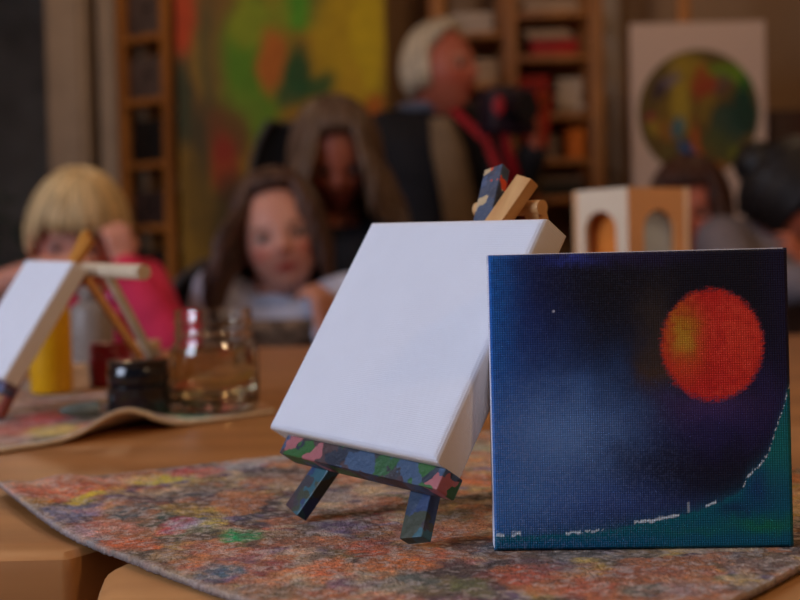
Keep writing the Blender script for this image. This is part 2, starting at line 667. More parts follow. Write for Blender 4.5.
def table(corners, rect, m, label, thick=.06):
    x0, x1, y0, y1 = rect
    t = thing('work_table', ((x0 + x1) / 2, (y0 + y1) / 2, 0), label, 'table')
    poly_slab(corners, TZ - thick, TZ, .006).build('tabletop', m, t)
    ap = MB()
    zt, hz = TZ - thick - .04, .08
    ap.box(((x0 + x1) / 2, y0, zt), (x1 - x0, .022, hz), None, .002).box(((x0 + x1) / 2, y1, zt), (x1 - x0, .022, hz), None, .002)
    ap.box((x0, (y0 + y1) / 2, zt), (.022, y1 - y0, hz), None, .002).box((x1, (y0 + y1) / 2, zt), (.022, y1 - y0, hz), None, .002)
    ap.build('apron', m, t)
    for sx in (x0, x1):
        for sy in (y0, y1):
            MB().box((sx, sy, (TZ - thick) / 2), (.06, .06, TZ - thick), None, .004).build('leg', m, t)
    return t


table([(-1.35, .424, .015), (-.120, .424, .006), (-.106, .446, .006), (1.35, .697, .015), (1.35, 1.52, .03), (-1.35, 1.52, .03)], (-1.27, 1.27, .80, 1.44),
      M['table'], 'long orange-brown wooden table carrying jars and the left easel')
table([(.027, -.35, .03), (1.2, -.35, .03), (1.2, .658, .02), (-.1085, .432, .036)], (.10, 1.12, -.27, .36),
      M['table2'], 'paler wooden table with rounded corner at the bottom edge')


# ------------------------------------------------------------------ paint-stained cloths
def coons(W, N, E, S, bowWN, bowNE, bowSE, bowWS, nu, nv):
    """W->N is u at v=0 ; W->S is v at u=0"""
    u = np.linspace(0, 1, nu)[:, None, None]
    v = np.linspace(0, 1, nv)[None, :, None]
    W, N, E, S = [np.array(q[:2], float) for q in (W, N, E, S)]
    def edge(a, b, bow, t):
        d = b - a
        nrm = np.array([-d[1], d[0]]) / np.linalg.norm(d)
        return a + d * t + nrm * sum(bw * np.sin(math.pi * t * (k + 1)) for k, bw in enumerate(bow))
    e0 = edge(W, N, bowWN, u); e1 = edge(S, E, bowSE, u)
    f0 = edge(W, S, bowWS, v); f1 = edge(N, E, bowNE, v)
    bl_ = (1 - u) * (1 - v) * W + u * (1 - v) * N + (1 - u) * v * S + u * v * E
    return (1 - v) * e0 + v * e1 + (1 - u) * f0 + u * f1 - bl_


def grid_sheet(P, Z, thick, cols_top, name, m, label, cat, edgecol):
    nu, nv = Z.shape
    V = np.concatenate([P, Z[..., None]], -1).reshape(-1, 3)
    Vb = V.copy(); Vb[:, 2] -= thick
    idx = np.arange(nu * nv).reshape(nu, nv)
    q = np.stack([idx[:-1, :-1], idx[1:, :-1], idx[1:, 1:], idx[:-1, 1:]], -1).reshape(-1, 4)
    n = nu * nv
    rim = list(idx[:, 0]) + list(idx[-1, 1:]) + list(idx[-2::-1, -1]) + list(idx[0, -2:0:-1])
    fs = [tuple(x) for x in q] + [tuple(x[::-1] + n) for x in q]
    fs += [(rim[i], rim[(i + 1) % len(rim)], rim[(i + 1) % len(rim)] + n, rim[i] + n) for i in range(len(rim))]
    mb = MB(); mb.add(np.concatenate([V, Vb]), fs)
    loc = (float(V[:, 0].mean()), float(V[:, 1].mean()), TZ)
    o = mb.build(name, m, loc=loc, colors=np.concatenate([cols_top, np.tile(edgecol, (n, 1))]), sharp=180)
    tag(o, label, cat)
    return o


def splat(P3, base, blobs, seed, wild=0.5, pal=None, palscale=38):
    """stained cloth colour: linear rgb per point"""
    n = len(P3)
    C = np.tile(s2l(base), (n, 1))
    wob = np.stack([fbm(P3, 110, seed + 1), fbm(P3, 160, seed + 2)], -1) - .5
    if pal:
        for k, c in enumerate(pal):
            f = fbm(P3 * np.array([1, 1, 1]), palscale * (1 + .13 * (k % 4)), seed + 10 + k, 4)
            a_ = np.clip((f - .53) / .05, 0, 1) * wild
            C = C * (1 - a_[:, None]) + s2l(c) * a_[:, None]
    for (x, y, rx, ry, ang, c, al) in blobs:
        d = P3[:, :2] + wob * .02 - np.array([x, y])
        ca, sa = math.cos(ang), math.sin(ang)
        dx = (d[:, 0] * ca + d[:, 1] * sa) / rx
        dy = (-d[:, 0] * sa + d[:, 1] * ca) / ry
        r = np.sqrt(dx * dx + dy * dy)
        a_ = np.clip((1.15 - r) / .5, 0, 1) * al
        a_ = a_ * np.clip(.35 + 1.6 * (fbm(P3, 260, seed + 5) - .2), 0, 1)
        C = C * (1 - a_[:, None]) + s2l(c) * a_[:, None]
    sp = fbm(P3, 1000, seed + 30, 2)
    sq = fbm(P3, 330, seed + 33, 3)
    C = C * (.35 + 1.3 * sp)[:, None] * (.62 + .8 * sq)[:, None]
    li = np.clip((fbm(P3, 420, seed + 36, 2) - .56) * 5, 0, .5)[:, None]
    return np.clip(C * (1 - li) + s2l((206, 190, 178)) * li, 0, 1)


def blob(px, py, rpx, rpy, c, al=.8, ang=0.0):
    p = gr(px, py)
    sc = p.y / FPX
    q1, q2 = gr(px, py - rpy), gr(px, py + rpy)
    return (p.x, p.y, rpx * sc, max(abs(q1.y - q2.y) / 2, .004), ang, c, al)


PAL = [(198, 94, 60), (60, 84, 96), (160, 56, 60), (206, 136, 72), (58, 88, 58), (110, 100, 140), (200, 168, 70), (84, 50, 50), (206, 178, 136), (110, 70, 44), (70, 56, 46), (190, 116, 66)]
M['terry'] = vmat('paint_stained_towelling', 0.95, bump=1.0, bscale=900, dist=.0016, mul=.28, sheen=.15, spec=.1)
nu, nv = 340, 380
P = coons((-.186, .546), (.066, .704), (.215, .490), (.03, .262), (-.004, .003), (0.004,), (-.002,), (-.012, -.003), nu, nv)
P3 = np.concatenate([P, np.zeros((nu, nv, 1))], -1).reshape(-1, 3)
big = fbm(P3, 22, 3, 3).reshape(nu, nv)
fine = fbm(P3, 700, 4, 2).reshape(nu, nv)
U_, V_ = np.meshgrid(np.linspace(0, 1, nu), np.linspace(0, 1, nv), indexing='ij')
edge = np.minimum(np.minimum(U_, 1 - U_), np.minimum(V_, 1 - V_))
Z = TZ + .0026 + .0012 * fine + .0012 * np.clip(big - .5, 0, 1) * 2
# the hem on the right turns up a little, and a soft crease runs parallel to the left edge
Z = Z + .0035 * np.exp(-((1 - V_) / .04) ** 2) * (.5 + .5 * np.sin(U_ * 9)) ** 2
Z = Z + .0035 * np.exp(-((U_) / .05) ** 2) * (.5 + .5 * np.sin(V_ * 7 + 1)) ** 2
Z = Z + .0028 * np.exp(-((U_ - .1 - .1 * V_) / .035) ** 2) * np.clip(1 - V_ * 1.4, 0, 1)
# flat where the canvas and the easel feet stand
for fx, fy, fr in ((.08, .407, .058), (.005, .412, .016), (-.042, .462, .016), (.06, .55, .03)):
    g_ = np.exp(-(((P[..., 0] - fx) / fr) ** 4 + ((P[..., 1] - fy) / (.016 if fr > .05 else fr)) ** 4))
    Z = Z * (1 - g_) + (TZ + .0030) * g_
BL = [
    blob(25, 492, 40, 9, (226, 128, 96), .8), blob(62, 497, 50, 7, (222, 104, 60), .8), blob(20, 488, 30, 4, (214, 190, 160), .6),
    blob(90, 500, 16, 5, (214, 186, 40), .95), blob(75, 512, 32, 7, (118, 130, 176), .7), blob(40, 505, 18, 6, (226, 160, 60), .6),
    blob(60, 520, 30, 6, (130, 136, 170), .6), blob(155, 479, 30, 5, (212, 196, 50), .9), blob(110, 480, 40, 4, (224, 160, 140), .7),
    blob(200, 471, 28, 5, (204, 70, 60), .8), blob(240, 466, 30, 4, (180, 190, 200), .6), blob(265, 458, 30, 6, (196, 192, 186), .7),
    blob(130, 513, 30, 7, (44, 84, 92), .85), blob(140, 500, 44, 6, (60, 60, 80), .5), blob(200, 497, 22, 6, (38, 48, 72), .85),
    blob(150, 522, 26, 5, (40, 84, 70), .7), blob(100, 528, 40, 8, (214, 130, 100), .6), blob(180, 528, 20, 7, (190, 44, 70), .8),
    blob(196, 527, 28, 5, (160, 170, 196), .7), blob(218, 525, 15, 6, (202, 180, 60), .85), blob(242, 538, 22, 7, (24, 150, 84), 1.0),
    blob(130, 545, 40, 8, (214, 104, 50), .8), blob(95, 540, 22, 6, (90, 132, 160), .6), blob(70, 533, 22, 6, (200, 190, 210), .5),
    blob(195, 550, 40, 7, (140, 70, 84), .5), blob(170, 556, 24, 7, (196, 160, 110), .6), blob(215, 571, 28, 9, (70, 112, 128), .8),
    blob(270, 568, 22, 8, (122, 40, 60), .8), blob(250, 556, 26, 6, (84, 58, 110), .55), blob(165, 575, 26, 8, (178, 160, 110), .6),
    blob(235, 590, 26, 8, (158, 152, 130), .6), blob(290, 590, 36, 9, (84, 110, 90), .55), blob(330, 568, 34, 11, (222, 118, 56), .8),
    blob(372, 548, 26, 8, (206, 88, 44), .75), blob(340, 525, 30, 9, (140, 116, 150), .6), blob(300, 545, 30, 9, (190, 110, 70), .5),
    blob(405, 562, 30, 8, (226, 126, 54), .8), blob(400, 582, 34, 9, (92, 110, 106), .65), blob(470, 545, 34, 9, (40, 40, 46), .75),
    blob(440, 556, 16, 7, (200, 90, 54), .7), blob(520, 575, 40, 9, (196, 84, 58), .75), blob(470, 588, 40, 10, (116, 126, 70), .7),
    blob(560, 566, 40, 7, (96, 84, 104), .65), blob(590, 588, 46, 10, (186, 86, 64), .7), blob(650, 572, 40, 8, (180, 100, 70), .65),
    blob(690, 590, 50, 9, (150, 140, 150), .6), blob(650, 592, 24, 6, (60, 110, 100), .6), blob(760, 562, 40, 8, (150, 130, 120), .6),
    blob(330, 496, 34, 8, (96, 100, 130), .55), blob(365, 505, 26, 7, (196, 120, 90), .5), blob(280, 480, 36, 6, (176, 110, 80), .5),
    blob(470, 480, 30, 7, (216, 116, 54), .8), blob(475, 497, 24, 4, (36, 46, 40), .9), blob(455, 515, 30, 7, (80, 96, 60), .7),
    blob(478, 462, 20, 5, (206, 140, 60), .7), blob(480, 448, 24, 4, (190, 190, 150), .7), blob(380, 515, 16, 5, (150, 50, 60), .7),
    blob(350, 585, 34, 9, (90, 96, 140), .5), blob(395, 598, 30, 8, (180, 84, 70), .6), blob(440, 598, 30, 7, (120, 70, 100), .5),
]
Cc = splat(P3, (190, 158, 124), BL, 2, .72, PAL, 34)
ed = edge.reshape(-1)
al_ = np.clip(1 - ed / .012, 0, 1)[:, None] * .55
Cc = Cc * (1 - al_) + s2l((196, 178, 164)) * al_
front_cloth = grid_sheet(P, Z, .0022, Cc, 'paint_cloth', M['terry'],
                         'paint-stained towel under the front easel and the moon painting', 'cloth', s2l((120, 104, 100)))

# far cloth with its raised fold
nu, nv = 200, 170
P = coons((-.43, .425), (-.66, 1.0), (-.20, 1.16), (-.088, .822), (0.0,), (.0,), (.0,), (.004, .0), nu, nv)   # u: W->N back, v: W->S along the front
P3 = np.concatenate([P, np.zeros((nu, nv, 1))], -1).reshape(-1, 3)
U_, V_ = np.meshgrid(np.linspace(0, 1, nu), np.linspace(0, 1, nv), indexing='ij')
fine = fbm(P3, 500, 14, 2).reshape(nu, nv)
foldx = np.exp(-(((P[..., 0] + .171) / .018) ** 2)) * np.exp(-(U_ / .075) ** 2)
fold2 = np.exp(-(((P[..., 0] + .330) / .06) ** 2)) * np.exp(-(U_ / .3) ** 2)
Z = TZ + .0028 + .001 * fine + .0135 * foldx + .0012 * fold2
BL = [blob(45, 418, 34, 7, (206, 40, 44), .95), blob(20, 430, 30, 6, (206, 84, 84), .7), blob(55, 430, 30, 6, (214, 190, 70), .8),
      blob(75, 408, 10, 6, (222, 140, 50), .9), blob(30, 405, 30, 5, (190, 160, 140), .6), blob(10, 440, 20, 4, (206, 160, 150), .7),
      blob(95, 425, 20, 6, (214, 110, 90), .7), blob(200, 405, 20, 5, (64, 90, 54), .8), blob(225, 400, 14, 5, (200, 70, 84), .8),
      blob(180, 398, 20, 4, (206, 190, 90), .7), blob(245, 396, 10, 6, (90, 110, 120), .7), blob(185, 417, 28, 4, (130, 190, 150), .8),
      blob(235, 410, 24, 4, (190, 170, 110), .6), blob(60, 400, 30, 5, (120, 60, 50), .6)]
Cc = splat(P3, (240, 220, 190), BL, 40, .5, PAL, 26)
front = np.clip(1 - U_.reshape(-1) / .02, 0, 1)[:, None] * .8
Cc = Cc * (1 - front) + s2l((250, 236, 210)) * front
gm = ((np.abs(P3[:, 0] + .125) < .03) & (U_.reshape(-1) < .03))[:, None] * .6
grid_sheet(P, Z, .0025, Cc, 'paint_cloth', M['terry'], 'paint-stained towel with a raised fold under the glass jar and black pot', 'cloth', s2l((250, 232, 204)))


# ------------------------------------------------------------------ stretched canvases
def canvas_mesh(w_, h_, t_, r_, n_front, n_side):
    """cloth wrapped around a frame. local: x right, z up, front towards -y, y=0 front plane; origin bottom centre"""
    def axis(half):
        a_ = list(np.linspace(-(half - r_), half - r_, n_front))
        pos = [(x, 0.0) for x in a_]
        arc = [((half - r_) + r_ * math.sin(k), r_ - r_ * math.cos(k)) for k in np.linspace(0, math.pi / 2, 6)[1:]]
        side = [(half, y) for y in np.linspace(r_, t_, n_side)[1:]]
        lip = [(half - q, t_) for q in (.002, .006, .010)]
        right = arc + side + lip
        left = [(-x, y) for x, y in right[::-1]]
        return left + pos + right, len(right)
    ax, k = axis(w_ / 2)
    az, _ = axis(h_ / 2)
    X = np.array([p_[0] for p_ in ax]); DX = np.array([p_[1] for p_ in ax])
    Zc = np.array([p_[0] for p_ in az]); DZ = np.array([p_[1] for p_ in az])
    XX, ZZ = np.meshgrid(X, Zc, indexing='ij')
    D = np.maximum(DX[:, None], DZ[None, :])
    n1, n2 = XX.shape
    corner = np.zeros((n1, n2), bool)
    sx = np.arange(n1); sz = np.arange(n2)
    ox = (sx < k - 5) | (sx >= n1 - k + 5)
    oz = (sz < k - 5) | (sz >= n2 - k + 5)
    V = np.stack([XX, D, ZZ + h_ / 2], -1).reshape(-1, 3)
    idx = np.arange(n1 * n2).reshape(n1, n2)
    fs = []
    for i in range(n1 - 1):
        for j in range(n2 - 1):
            if (ox[i] and ox[i + 1]) and (oz[j] and oz[j + 1]):
                continue
            fs.append((idx[i, j], idx[i + 1, j], idx[i + 1, j + 1], idx[i, j + 1]))
    # unwrapped paint coordinates
    return V, fs, D.reshape(-1)


def stretched_canvas(root, w_, h_, t_, n_front, m, colfun, bow=0.0, r_=.0016):
    V, fs, D = canvas_mesh(w_, h_, t_, r_, n_front, 14)
    u = V[:, 0] / (w_ / 2); v = (V[:, 2] - h_ / 2) / (h_ / 2)
    fr = np.clip(1 - D / .001, 0, 1)
    V[:, 1] += fr * bow * np.clip(1 - u ** 4, 0, 1) * np.clip(1 - v ** 4, 0, 1)
    mb = MB(); mb.add(V, fs)
    me = bpy.data.meshes.new('canvas_cloth')
    me.from_pydata([tuple(x) for x in V], [], fs)
    bm = bmesh.new(); bm.from_mesh(me)
    loose = [x for x in bm.verts if not x.link_faces]
    keep = [x.index for x in bm.verts if x.link_faces]
    bmesh.ops.delete(bm, geom=loose, context='VERTS')
    bmesh.ops.recalc_face_normals(bm, faces=bm.faces)
    bm.to_mesh(me); bm.free()
    vs = np.empty(len(me.vertices) * 3); me.vertices.foreach_get('co', vs); vs = vs.reshape(-1, 3)
    me.materials.append(m)
    me.shade_smooth()
    paint(me, colfun(vs))
    o = bpy.data.objects.new('canvas_cloth', me); COL.objects.link(o); o.parent = root
    # wooden bars inside, seen from behind
    b = .012
    i = .0009
    for nm, c, s in (('top', (0, t_ / 2 + .001, h_ - b / 2 - i), (w_ - 2 * i, t_ - .0035, b)), ('bottom', (0, t_ / 2 + .001, b / 2 + i), (w_ - 2 * i, t_ - .0035, b)),
                     ('l', (-(w_ / 2 - b / 2 - i), t_ / 2 + .001, h_ / 2), (b, t_ - .0035, h_ - 2 * b - 2 * i)), ('r', (w_ / 2 - b / 2 - i, t_ / 2 + .001, h_ / 2), (b, t_ - .0035, h_ - 2 * b - 2 * i))):
        q = MB().box(c, s, None, .0008)
        me2 = bpy.data.meshes.new('stretcher_bar'); me2.from_pydata(q.v, [], q.f); me2.materials.append(M['stretcher'])
        o2 = bpy.data.objects.new('stretcher_bar', me2); COL.objects.link(o2); o2.parent = root
    return o


def frame_matrix(origin, u, v, n):
    """local x->u, local z->v, local -y->n"""
    R = Matrix((u, -n, v)).transposed()
    return Matrix.Translation(origin) @ R.to_4x4()


# --- the moon painting
def moon_paint(vs):
    X = (vs[:, 0] + .05) * 1000.0           # mm from the left
    Y = (.1 - vs[:, 2]) * 1000.0            # mm from the top
    P3 = np.stack([X / 100, Y / 100, np.zeros_like(X)], -1)
    n1 = fbm(P3, 6, 50); n2 = fbm(P3, 14, 51); n3 = fbm(P3, 60, 52, 3); n4 = fbm(P3 * np.array([1, 3, 1]), 90, 53, 2)
    n5 = fbm(P3, 190, 54, 2)
    lc = lambda c: s2l(c)
    def mix(C, c, a_):
        a_ = np.clip(a_, 0, 1)[:, None]
        return C * (1 - a_) + lc(c) * a_
    def g(cx, cy, rx, ry, k=2.0, wob=10):
        dx = (X + (n1 - .5) * wob * 1.6 + (n3 - .5) * 3 - cx) / rx
        dy = (Y + (n2 - .5) * wob + (n3 - .5) * 3 - cy) / ry
        return np.exp(-(dx * dx + dy * dy) ** (k / 2))
    C = np.tile(lc((11, 9, 24)), (len(X), 1))
    # blue wash on the left and the paler cloud below it
    C = mix(C, (26, 44, 110), np.clip(1 - (X - 6) / 34, 0, 1) ** 1.2 * (.75 + .5 * (n2 - .3)) * np.clip(1.15 - np.abs(Y - 50) / 130, 0, 1))
    C = mix(C, (24, 92, 168), np.exp(-(X / 9.0) ** 2) * .95 * (.55 + n3))
    C = mix(C, (50, 92, 156), g(24, 60, 26, 24) * .8)
    C = mix(C, (96, 134, 186), g(24, 63, 21, 16) * .9 * (.55 + .8 * n4))
    C = mix(C, (78, 122, 176), g(14, 82, 24, 12) * .8 * (.5 + .8 * n4))
    C = mix(C, (60, 84, 150), g(38, 84, 22, 11) * .5)
    C = mix(C, (50, 62, 120), g(60, 88, 20, 5) * .35)
    C = mix(C, (20, 26, 78), g(62, 68, 34, 14) * .25)
    C = mix(C, (12, 10, 22), g(62, 72, 26, 9) * .65)
    C = mix(C, (12, 10, 20), g(40, 12, 18, 14) * .7)
    C = mix(C, (46, 62, 150), g(29, 2.5, 9, 1.8, wob=3) * .8)
    C = mix(C, (40, 30, 74), g(48, 2, 20, 3, wob=3) * .5)
    C = mix(C, (30, 24, 66), np.clip((X - 88) / 12, 0, 1) * .4)
    # glow round the moon
    C = mix(C, (58, 46, 34), g(56, 30, 6, 16) * .75)
    C = mix(C, (70, 48, 22), g(55, 41, 5, 6) * .7)
    C = mix(C, (70, 48, 92), g(72, 53, 15, 7) * .8)
    C = mix(C, (40, 32, 90), g(76, 60, 20, 9) * .45)
    C = mix(C, (44, 34, 84), g(92, 46, 6, 10) * .5)
    # the moon, with dry-brushed ragged edges
    rr = np.sqrt(((X - 74.3) / 16.8) ** 2 + ((Y - 32.0) / 18.6) ** 2) + (n4 - .5) * .16 + (n5 - .5) * .10
    a_ = np.clip((1.03 - rr) / .09, 0, 1)
    C = mix(C, (196, 34, 28), a_)
    C = mix(C, (220, 66, 50), a_ * np.clip((n3 - .45) * 3, 0, 1) * .6)
    C = mix(C, (190, 30, 26), a_ * g(70, 42, 12, 6, wob=4) * .7)
    C = mix(C, (226, 74, 44), a_ * g(84, 30, 8, 14, wob=5) * .4)
    C = mix(C, (176, 120, 20), a_ * g(64.5, 27, 5.5, 9, wob=5) * .95)
    C = mix(C, (190, 150, 40), a_ * g(64, 31, 2.5, 4, wob=5) * .6)
    C = mix(C, (206, 66, 30), a_ * g(64, 40, 6, 4, wob=4) * .6)
    C = mix(C, (160, 30, 28), a_ * np.clip((.40 - n3) * 3, 0, .3))
    C = mix(C, (150, 60, 70), np.clip(.9 - np.abs(rr - 1.02) / .06, 0, 1) * .55 * (n5 > .5))
    # shore line: teal sea below and right
    xs = np.array([-5, 0, 12, 20, 35, 48, 58, 66, 72, 78, 83, 85, 88, 92, 94.5, 97, 99, 105])
    ys = np.array([94, 94.3, 94.8, 94.5, 93.6, 91.2, 89.6, 87.6, 85.5, 83.2, 80.5, 76.5, 73.5, 69, 61, 55, 47, 40])
    line = np.interp(X, xs, ys) + (n3 - .5) * 2.4
    d = Y - line
    sea = np.clip(d / .8, 0, 1)
    C = mix(C, (0, 82, 106), sea)
    C = mix(C, (0, 104, 108), sea * np.exp(-np.clip(d, 0, 99) / 2.5) * .7)
    C = mix(C, (14, 52, 100), sea * g(90, 80, 7, 6, wob=6) * .9)
    C = mix(C, (10, 44, 84), sea * g(80, 87, 6, 2.5, wob=3) * .8)
    C = mix(C, (10, 108, 96), sea * g(96, 66, 5, 14, wob=6) * .7)
    C = mix(C, (16, 108, 66), sea * g(90, 92, 12, 2.6, wob=5) * .75)
    C = mix(C, (10, 100, 76), sea * g(68, 94, 14, 1.6, wob=4) * .4)
    C = mix(C, (6, 74, 120), sea * g(20, 98, 30, 2.5, wob=3) * .7)
    # haze above the sea
    C = mix(C, (20, 84, 110), np.exp(-np.clip(-d, 0, 99) / 2.0) * (1 - sea) * .55)
    # white edge, broken into strokes
    near = np.clip(1.5 - np.abs(d + .15) / .42, 0, 1)
    strokes = ((X > 1) & (X < 3.6)) | ((X > 6) & (X < 9)) | ((X > 24) & (X < 37) & (n3 > .46)) | ((X > 47) & (X < 62)) | ((X > 71) & (X < 74.5)) | (X > 83) & (n5 > .50)
    C = mix(C, (206, 220, 228), near * strokes * .95)
    C = mix(C, (200, 214, 224), np.clip(1 - np.abs(X - 65.2) / .5, 0, 1) * ((Y > 84.5) & (Y < 88)) * .7)
    C = mix(C, (210, 214, 230), np.clip(1.0 - np.sqrt((X - 21.7) ** 2 + (Y - 19.6) ** 2) / .55, 0, 1) * 1.5)
    # weave picks out specks of the ground
    C = mix(C, (110, 126, 170), np.clip((n5 - .56) * 6, 0, .42) * np.clip(1 - X / 75, 0.05, 1) * (.18 + .82 * np.clip((Y - 38) / 18, 0, 1)))
    # unpainted sides: only the front and the folded rim carry paint
    side = np.clip((vs[:, 1] - .0007) / .0003, 0, 1)
    smear = np.clip((fbm(P3, 9, 60) - .62) * 8, 0, 1) * .5
    white = lc((224, 222, 232))[None, :] * np.ones((len(X), 1))
    sideC = white * (1 - smear[:, None]) + lc((40, 70, 120)) * smear[:, None]
    bottom = (vs[:, 2] < .001)
    rgt = vs[:, 0] > .0488
    side = np.where(bottom | rgt, np.clip((vs[:, 1] - .0055) / .004, 0, 1), side)
    return C * (1 - side[:, None]) + sideC * side[:, None]


def white_canvas(seed, tint=(226, 226, 232)):
    def f(vs):
        n1 = fbm(vs, 60, seed)
        C = s2l(tint)[None, :] * (.97 + .05 * n1)[:, None]
        side = np.clip((vs[:, 1] - .001) / .001, 0, 1)[:, None]
        return C * (1 - side) + s2l((222, 212, 200))[None, :] * side  # beige sides carry the warm side light in their colour
    return f


M['canvas_painted'] = vmat('painted_canvas', .6, weave=.42, weave_dark=.2, period=.00078, spec=.18)
M['canvas_white'] = vmat('primed_canvas', .75, weave=.15, weave_dark=.02, period=.00078, spec=.25)
FRONT_Z = TZ + CT
yaw, lean = .045, .0335
u = Vector((math.cos(yaw), -math.sin(yaw), 0))
nh = Vector((-math.sin(yaw), -math.cos(yaw), 0))
v = Vector((0, 0, 1)) * math.cos(lean) - nh * math.sin(lean)
n = nh * math.cos(lean) + Vector((0, 0, 1)) * math.sin(lean)
moon = thing('painted_canvas', (0, 0, 0), 'small square canvas painted with a red moon over a dark blue sky and teal sea', 'painting')
moon.matrix_world = frame_matrix(Vector((.0797, .3997, FRONT_Z)), u, v, n)
stretched_canvas(moon, .1, .1, .016, 330, M['canvas_painted'], moon_paint)

# --- the blank canvas and its easel.  Both are built in the canvas frame: x right, z up the slope, -y out of the front
yaw, lean, tl = .8568, .5767, -.0325
K = .892
u0 = Vector((math.cos(yaw), -math.sin(yaw), 0))
nh = Vector((-math.sin(yaw), -math.cos(yaw), 0))
v0 = Vector((0, 0, 1)) * math.cos(lean) - nh * math.sin(lean)
n0 = nh * math.cos(lean) + Vector((0, 0, 1)) * math.sin(lean)
u = u0 * math.cos(tl) + v0 * math.sin(tl)
v = v0 * math.cos(tl) - u0 * math.sin(tl)
O = Vector((-.0245 * K, .4905 * K, CAMZ - (CH - .025) * K))
MW = frame_matrix(O, u, v, n0)
blank = thing('blank_canvas', (0, 0, 0), 'blank white square canvas leaning on the painted mini easel in front', 'canvas')
blank.matrix_world = MW
WH, WW, WT = .0979, .1003, .0135
stretched_canvas(blank, WW, WH, WT, 90, M['canvas_white'], white_canvas(5), r_=.0028)


def camo(name, cols, scale, seed):
    """thick acrylic paint in patches on wood"""
    m, nt, b = nmat(name)
    N, L = nt.nodes, nt.links
    tc = N.new('ShaderNodeTexCoord')
    mp = N.new('ShaderNodeMapping'); mp.inputs['Location'].default_value = (seed, seed * .7, seed * .3)
    L.new(tc.outputs['Object'], mp.inputs[0])
    n3 = N.new('ShaderNodeTexNoise'); n3.inputs['Scale'].default_value = 160; n3.inputs['Detail'].default_value = 2
    L.new(mp.outputs[0], n3.inputs['Vector'])
    vm = N.new('ShaderNodeVectorMath'); vm.operation = 'MULTIPLY_ADD'
    vm.inputs[1].default_value = (.012, .012, .012)
    L.new(n3.outputs['Color'], vm.inputs[0]); L.new(mp.outputs[0], vm.inputs[2])
    no = N.new('ShaderNodeTexVoronoi'); no.inputs['Scale'].default_value = scale
    L.new(vm.outputs[0], no.inputs['Vector'])
    sp = N.new('ShaderNodeSeparateColor'); L.new(no.outputs['Color'], sp.inputs[0])
    r = N.new('ShaderNodeValToRGB'); r.color_ramp.interpolation = 'CONSTANT'
    e = r.color_ramp.elements
    pos = np.linspace(0, 1, len(cols) + 1)[:-1]
    e[0].position = 0; e[0].color = (*s2l(cols[0]), 1)
    e[1].position = pos[1]; e[1].color = (*s2l(cols[1]), 1)
    for q, c in zip(pos[2:], cols[2:]):
        x = e.new(q); x.color = (*s2l(c), 1)
    L.new(sp.outputs[0], r.inputs[0])
    L.new(r.outputs[0], b.inputs['Base Color'])
    b.inputs['Roughness'].default_value = .42
    n2 = N.new('ShaderNodeTexNoise'); n2.inputs['Scale'].default_value = scale * 2.5; n2.inputs['Detail'].default_value = 4
    L.new(mp.outputs[0], n2.inputs['Vector'])
    bp = N.new('ShaderNodeBump'); bp.inputs['Strength'].default_value = .5; bp.inputs['Distance'].default_value = .001
    L.new(n2.outputs['Fac'], bp.inputs['Height']); L.new(bp.outputs[0], b.inputs['Normal'])
    return m


M['camo_ledge'] = camo('ledge_paint', [(34, 44, 60), (44, 92, 50), (74, 54, 54), (66, 50, 56), (170, 98, 100), (70, 66, 76), (60, 84, 112), (46, 98, 44), (52, 50, 56)], 115, 3)
M['camo_leg'] = camo('leg_paint', [(40, 62, 100), (70, 50, 56), (58, 54, 60), (44, 92, 104), (120, 72, 72), (40, 60, 84), (60, 66, 50)], 95, 9)
M['camo_top'] = camo('leg_tip_paint', [(60, 84, 120), (52, 70, 96), (44, 60, 84), (190, 180, 170), (220, 76, 40), (44, 60, 84), (56, 76, 104), (196, 170, 130), (60, 84, 110)], 170, 5)


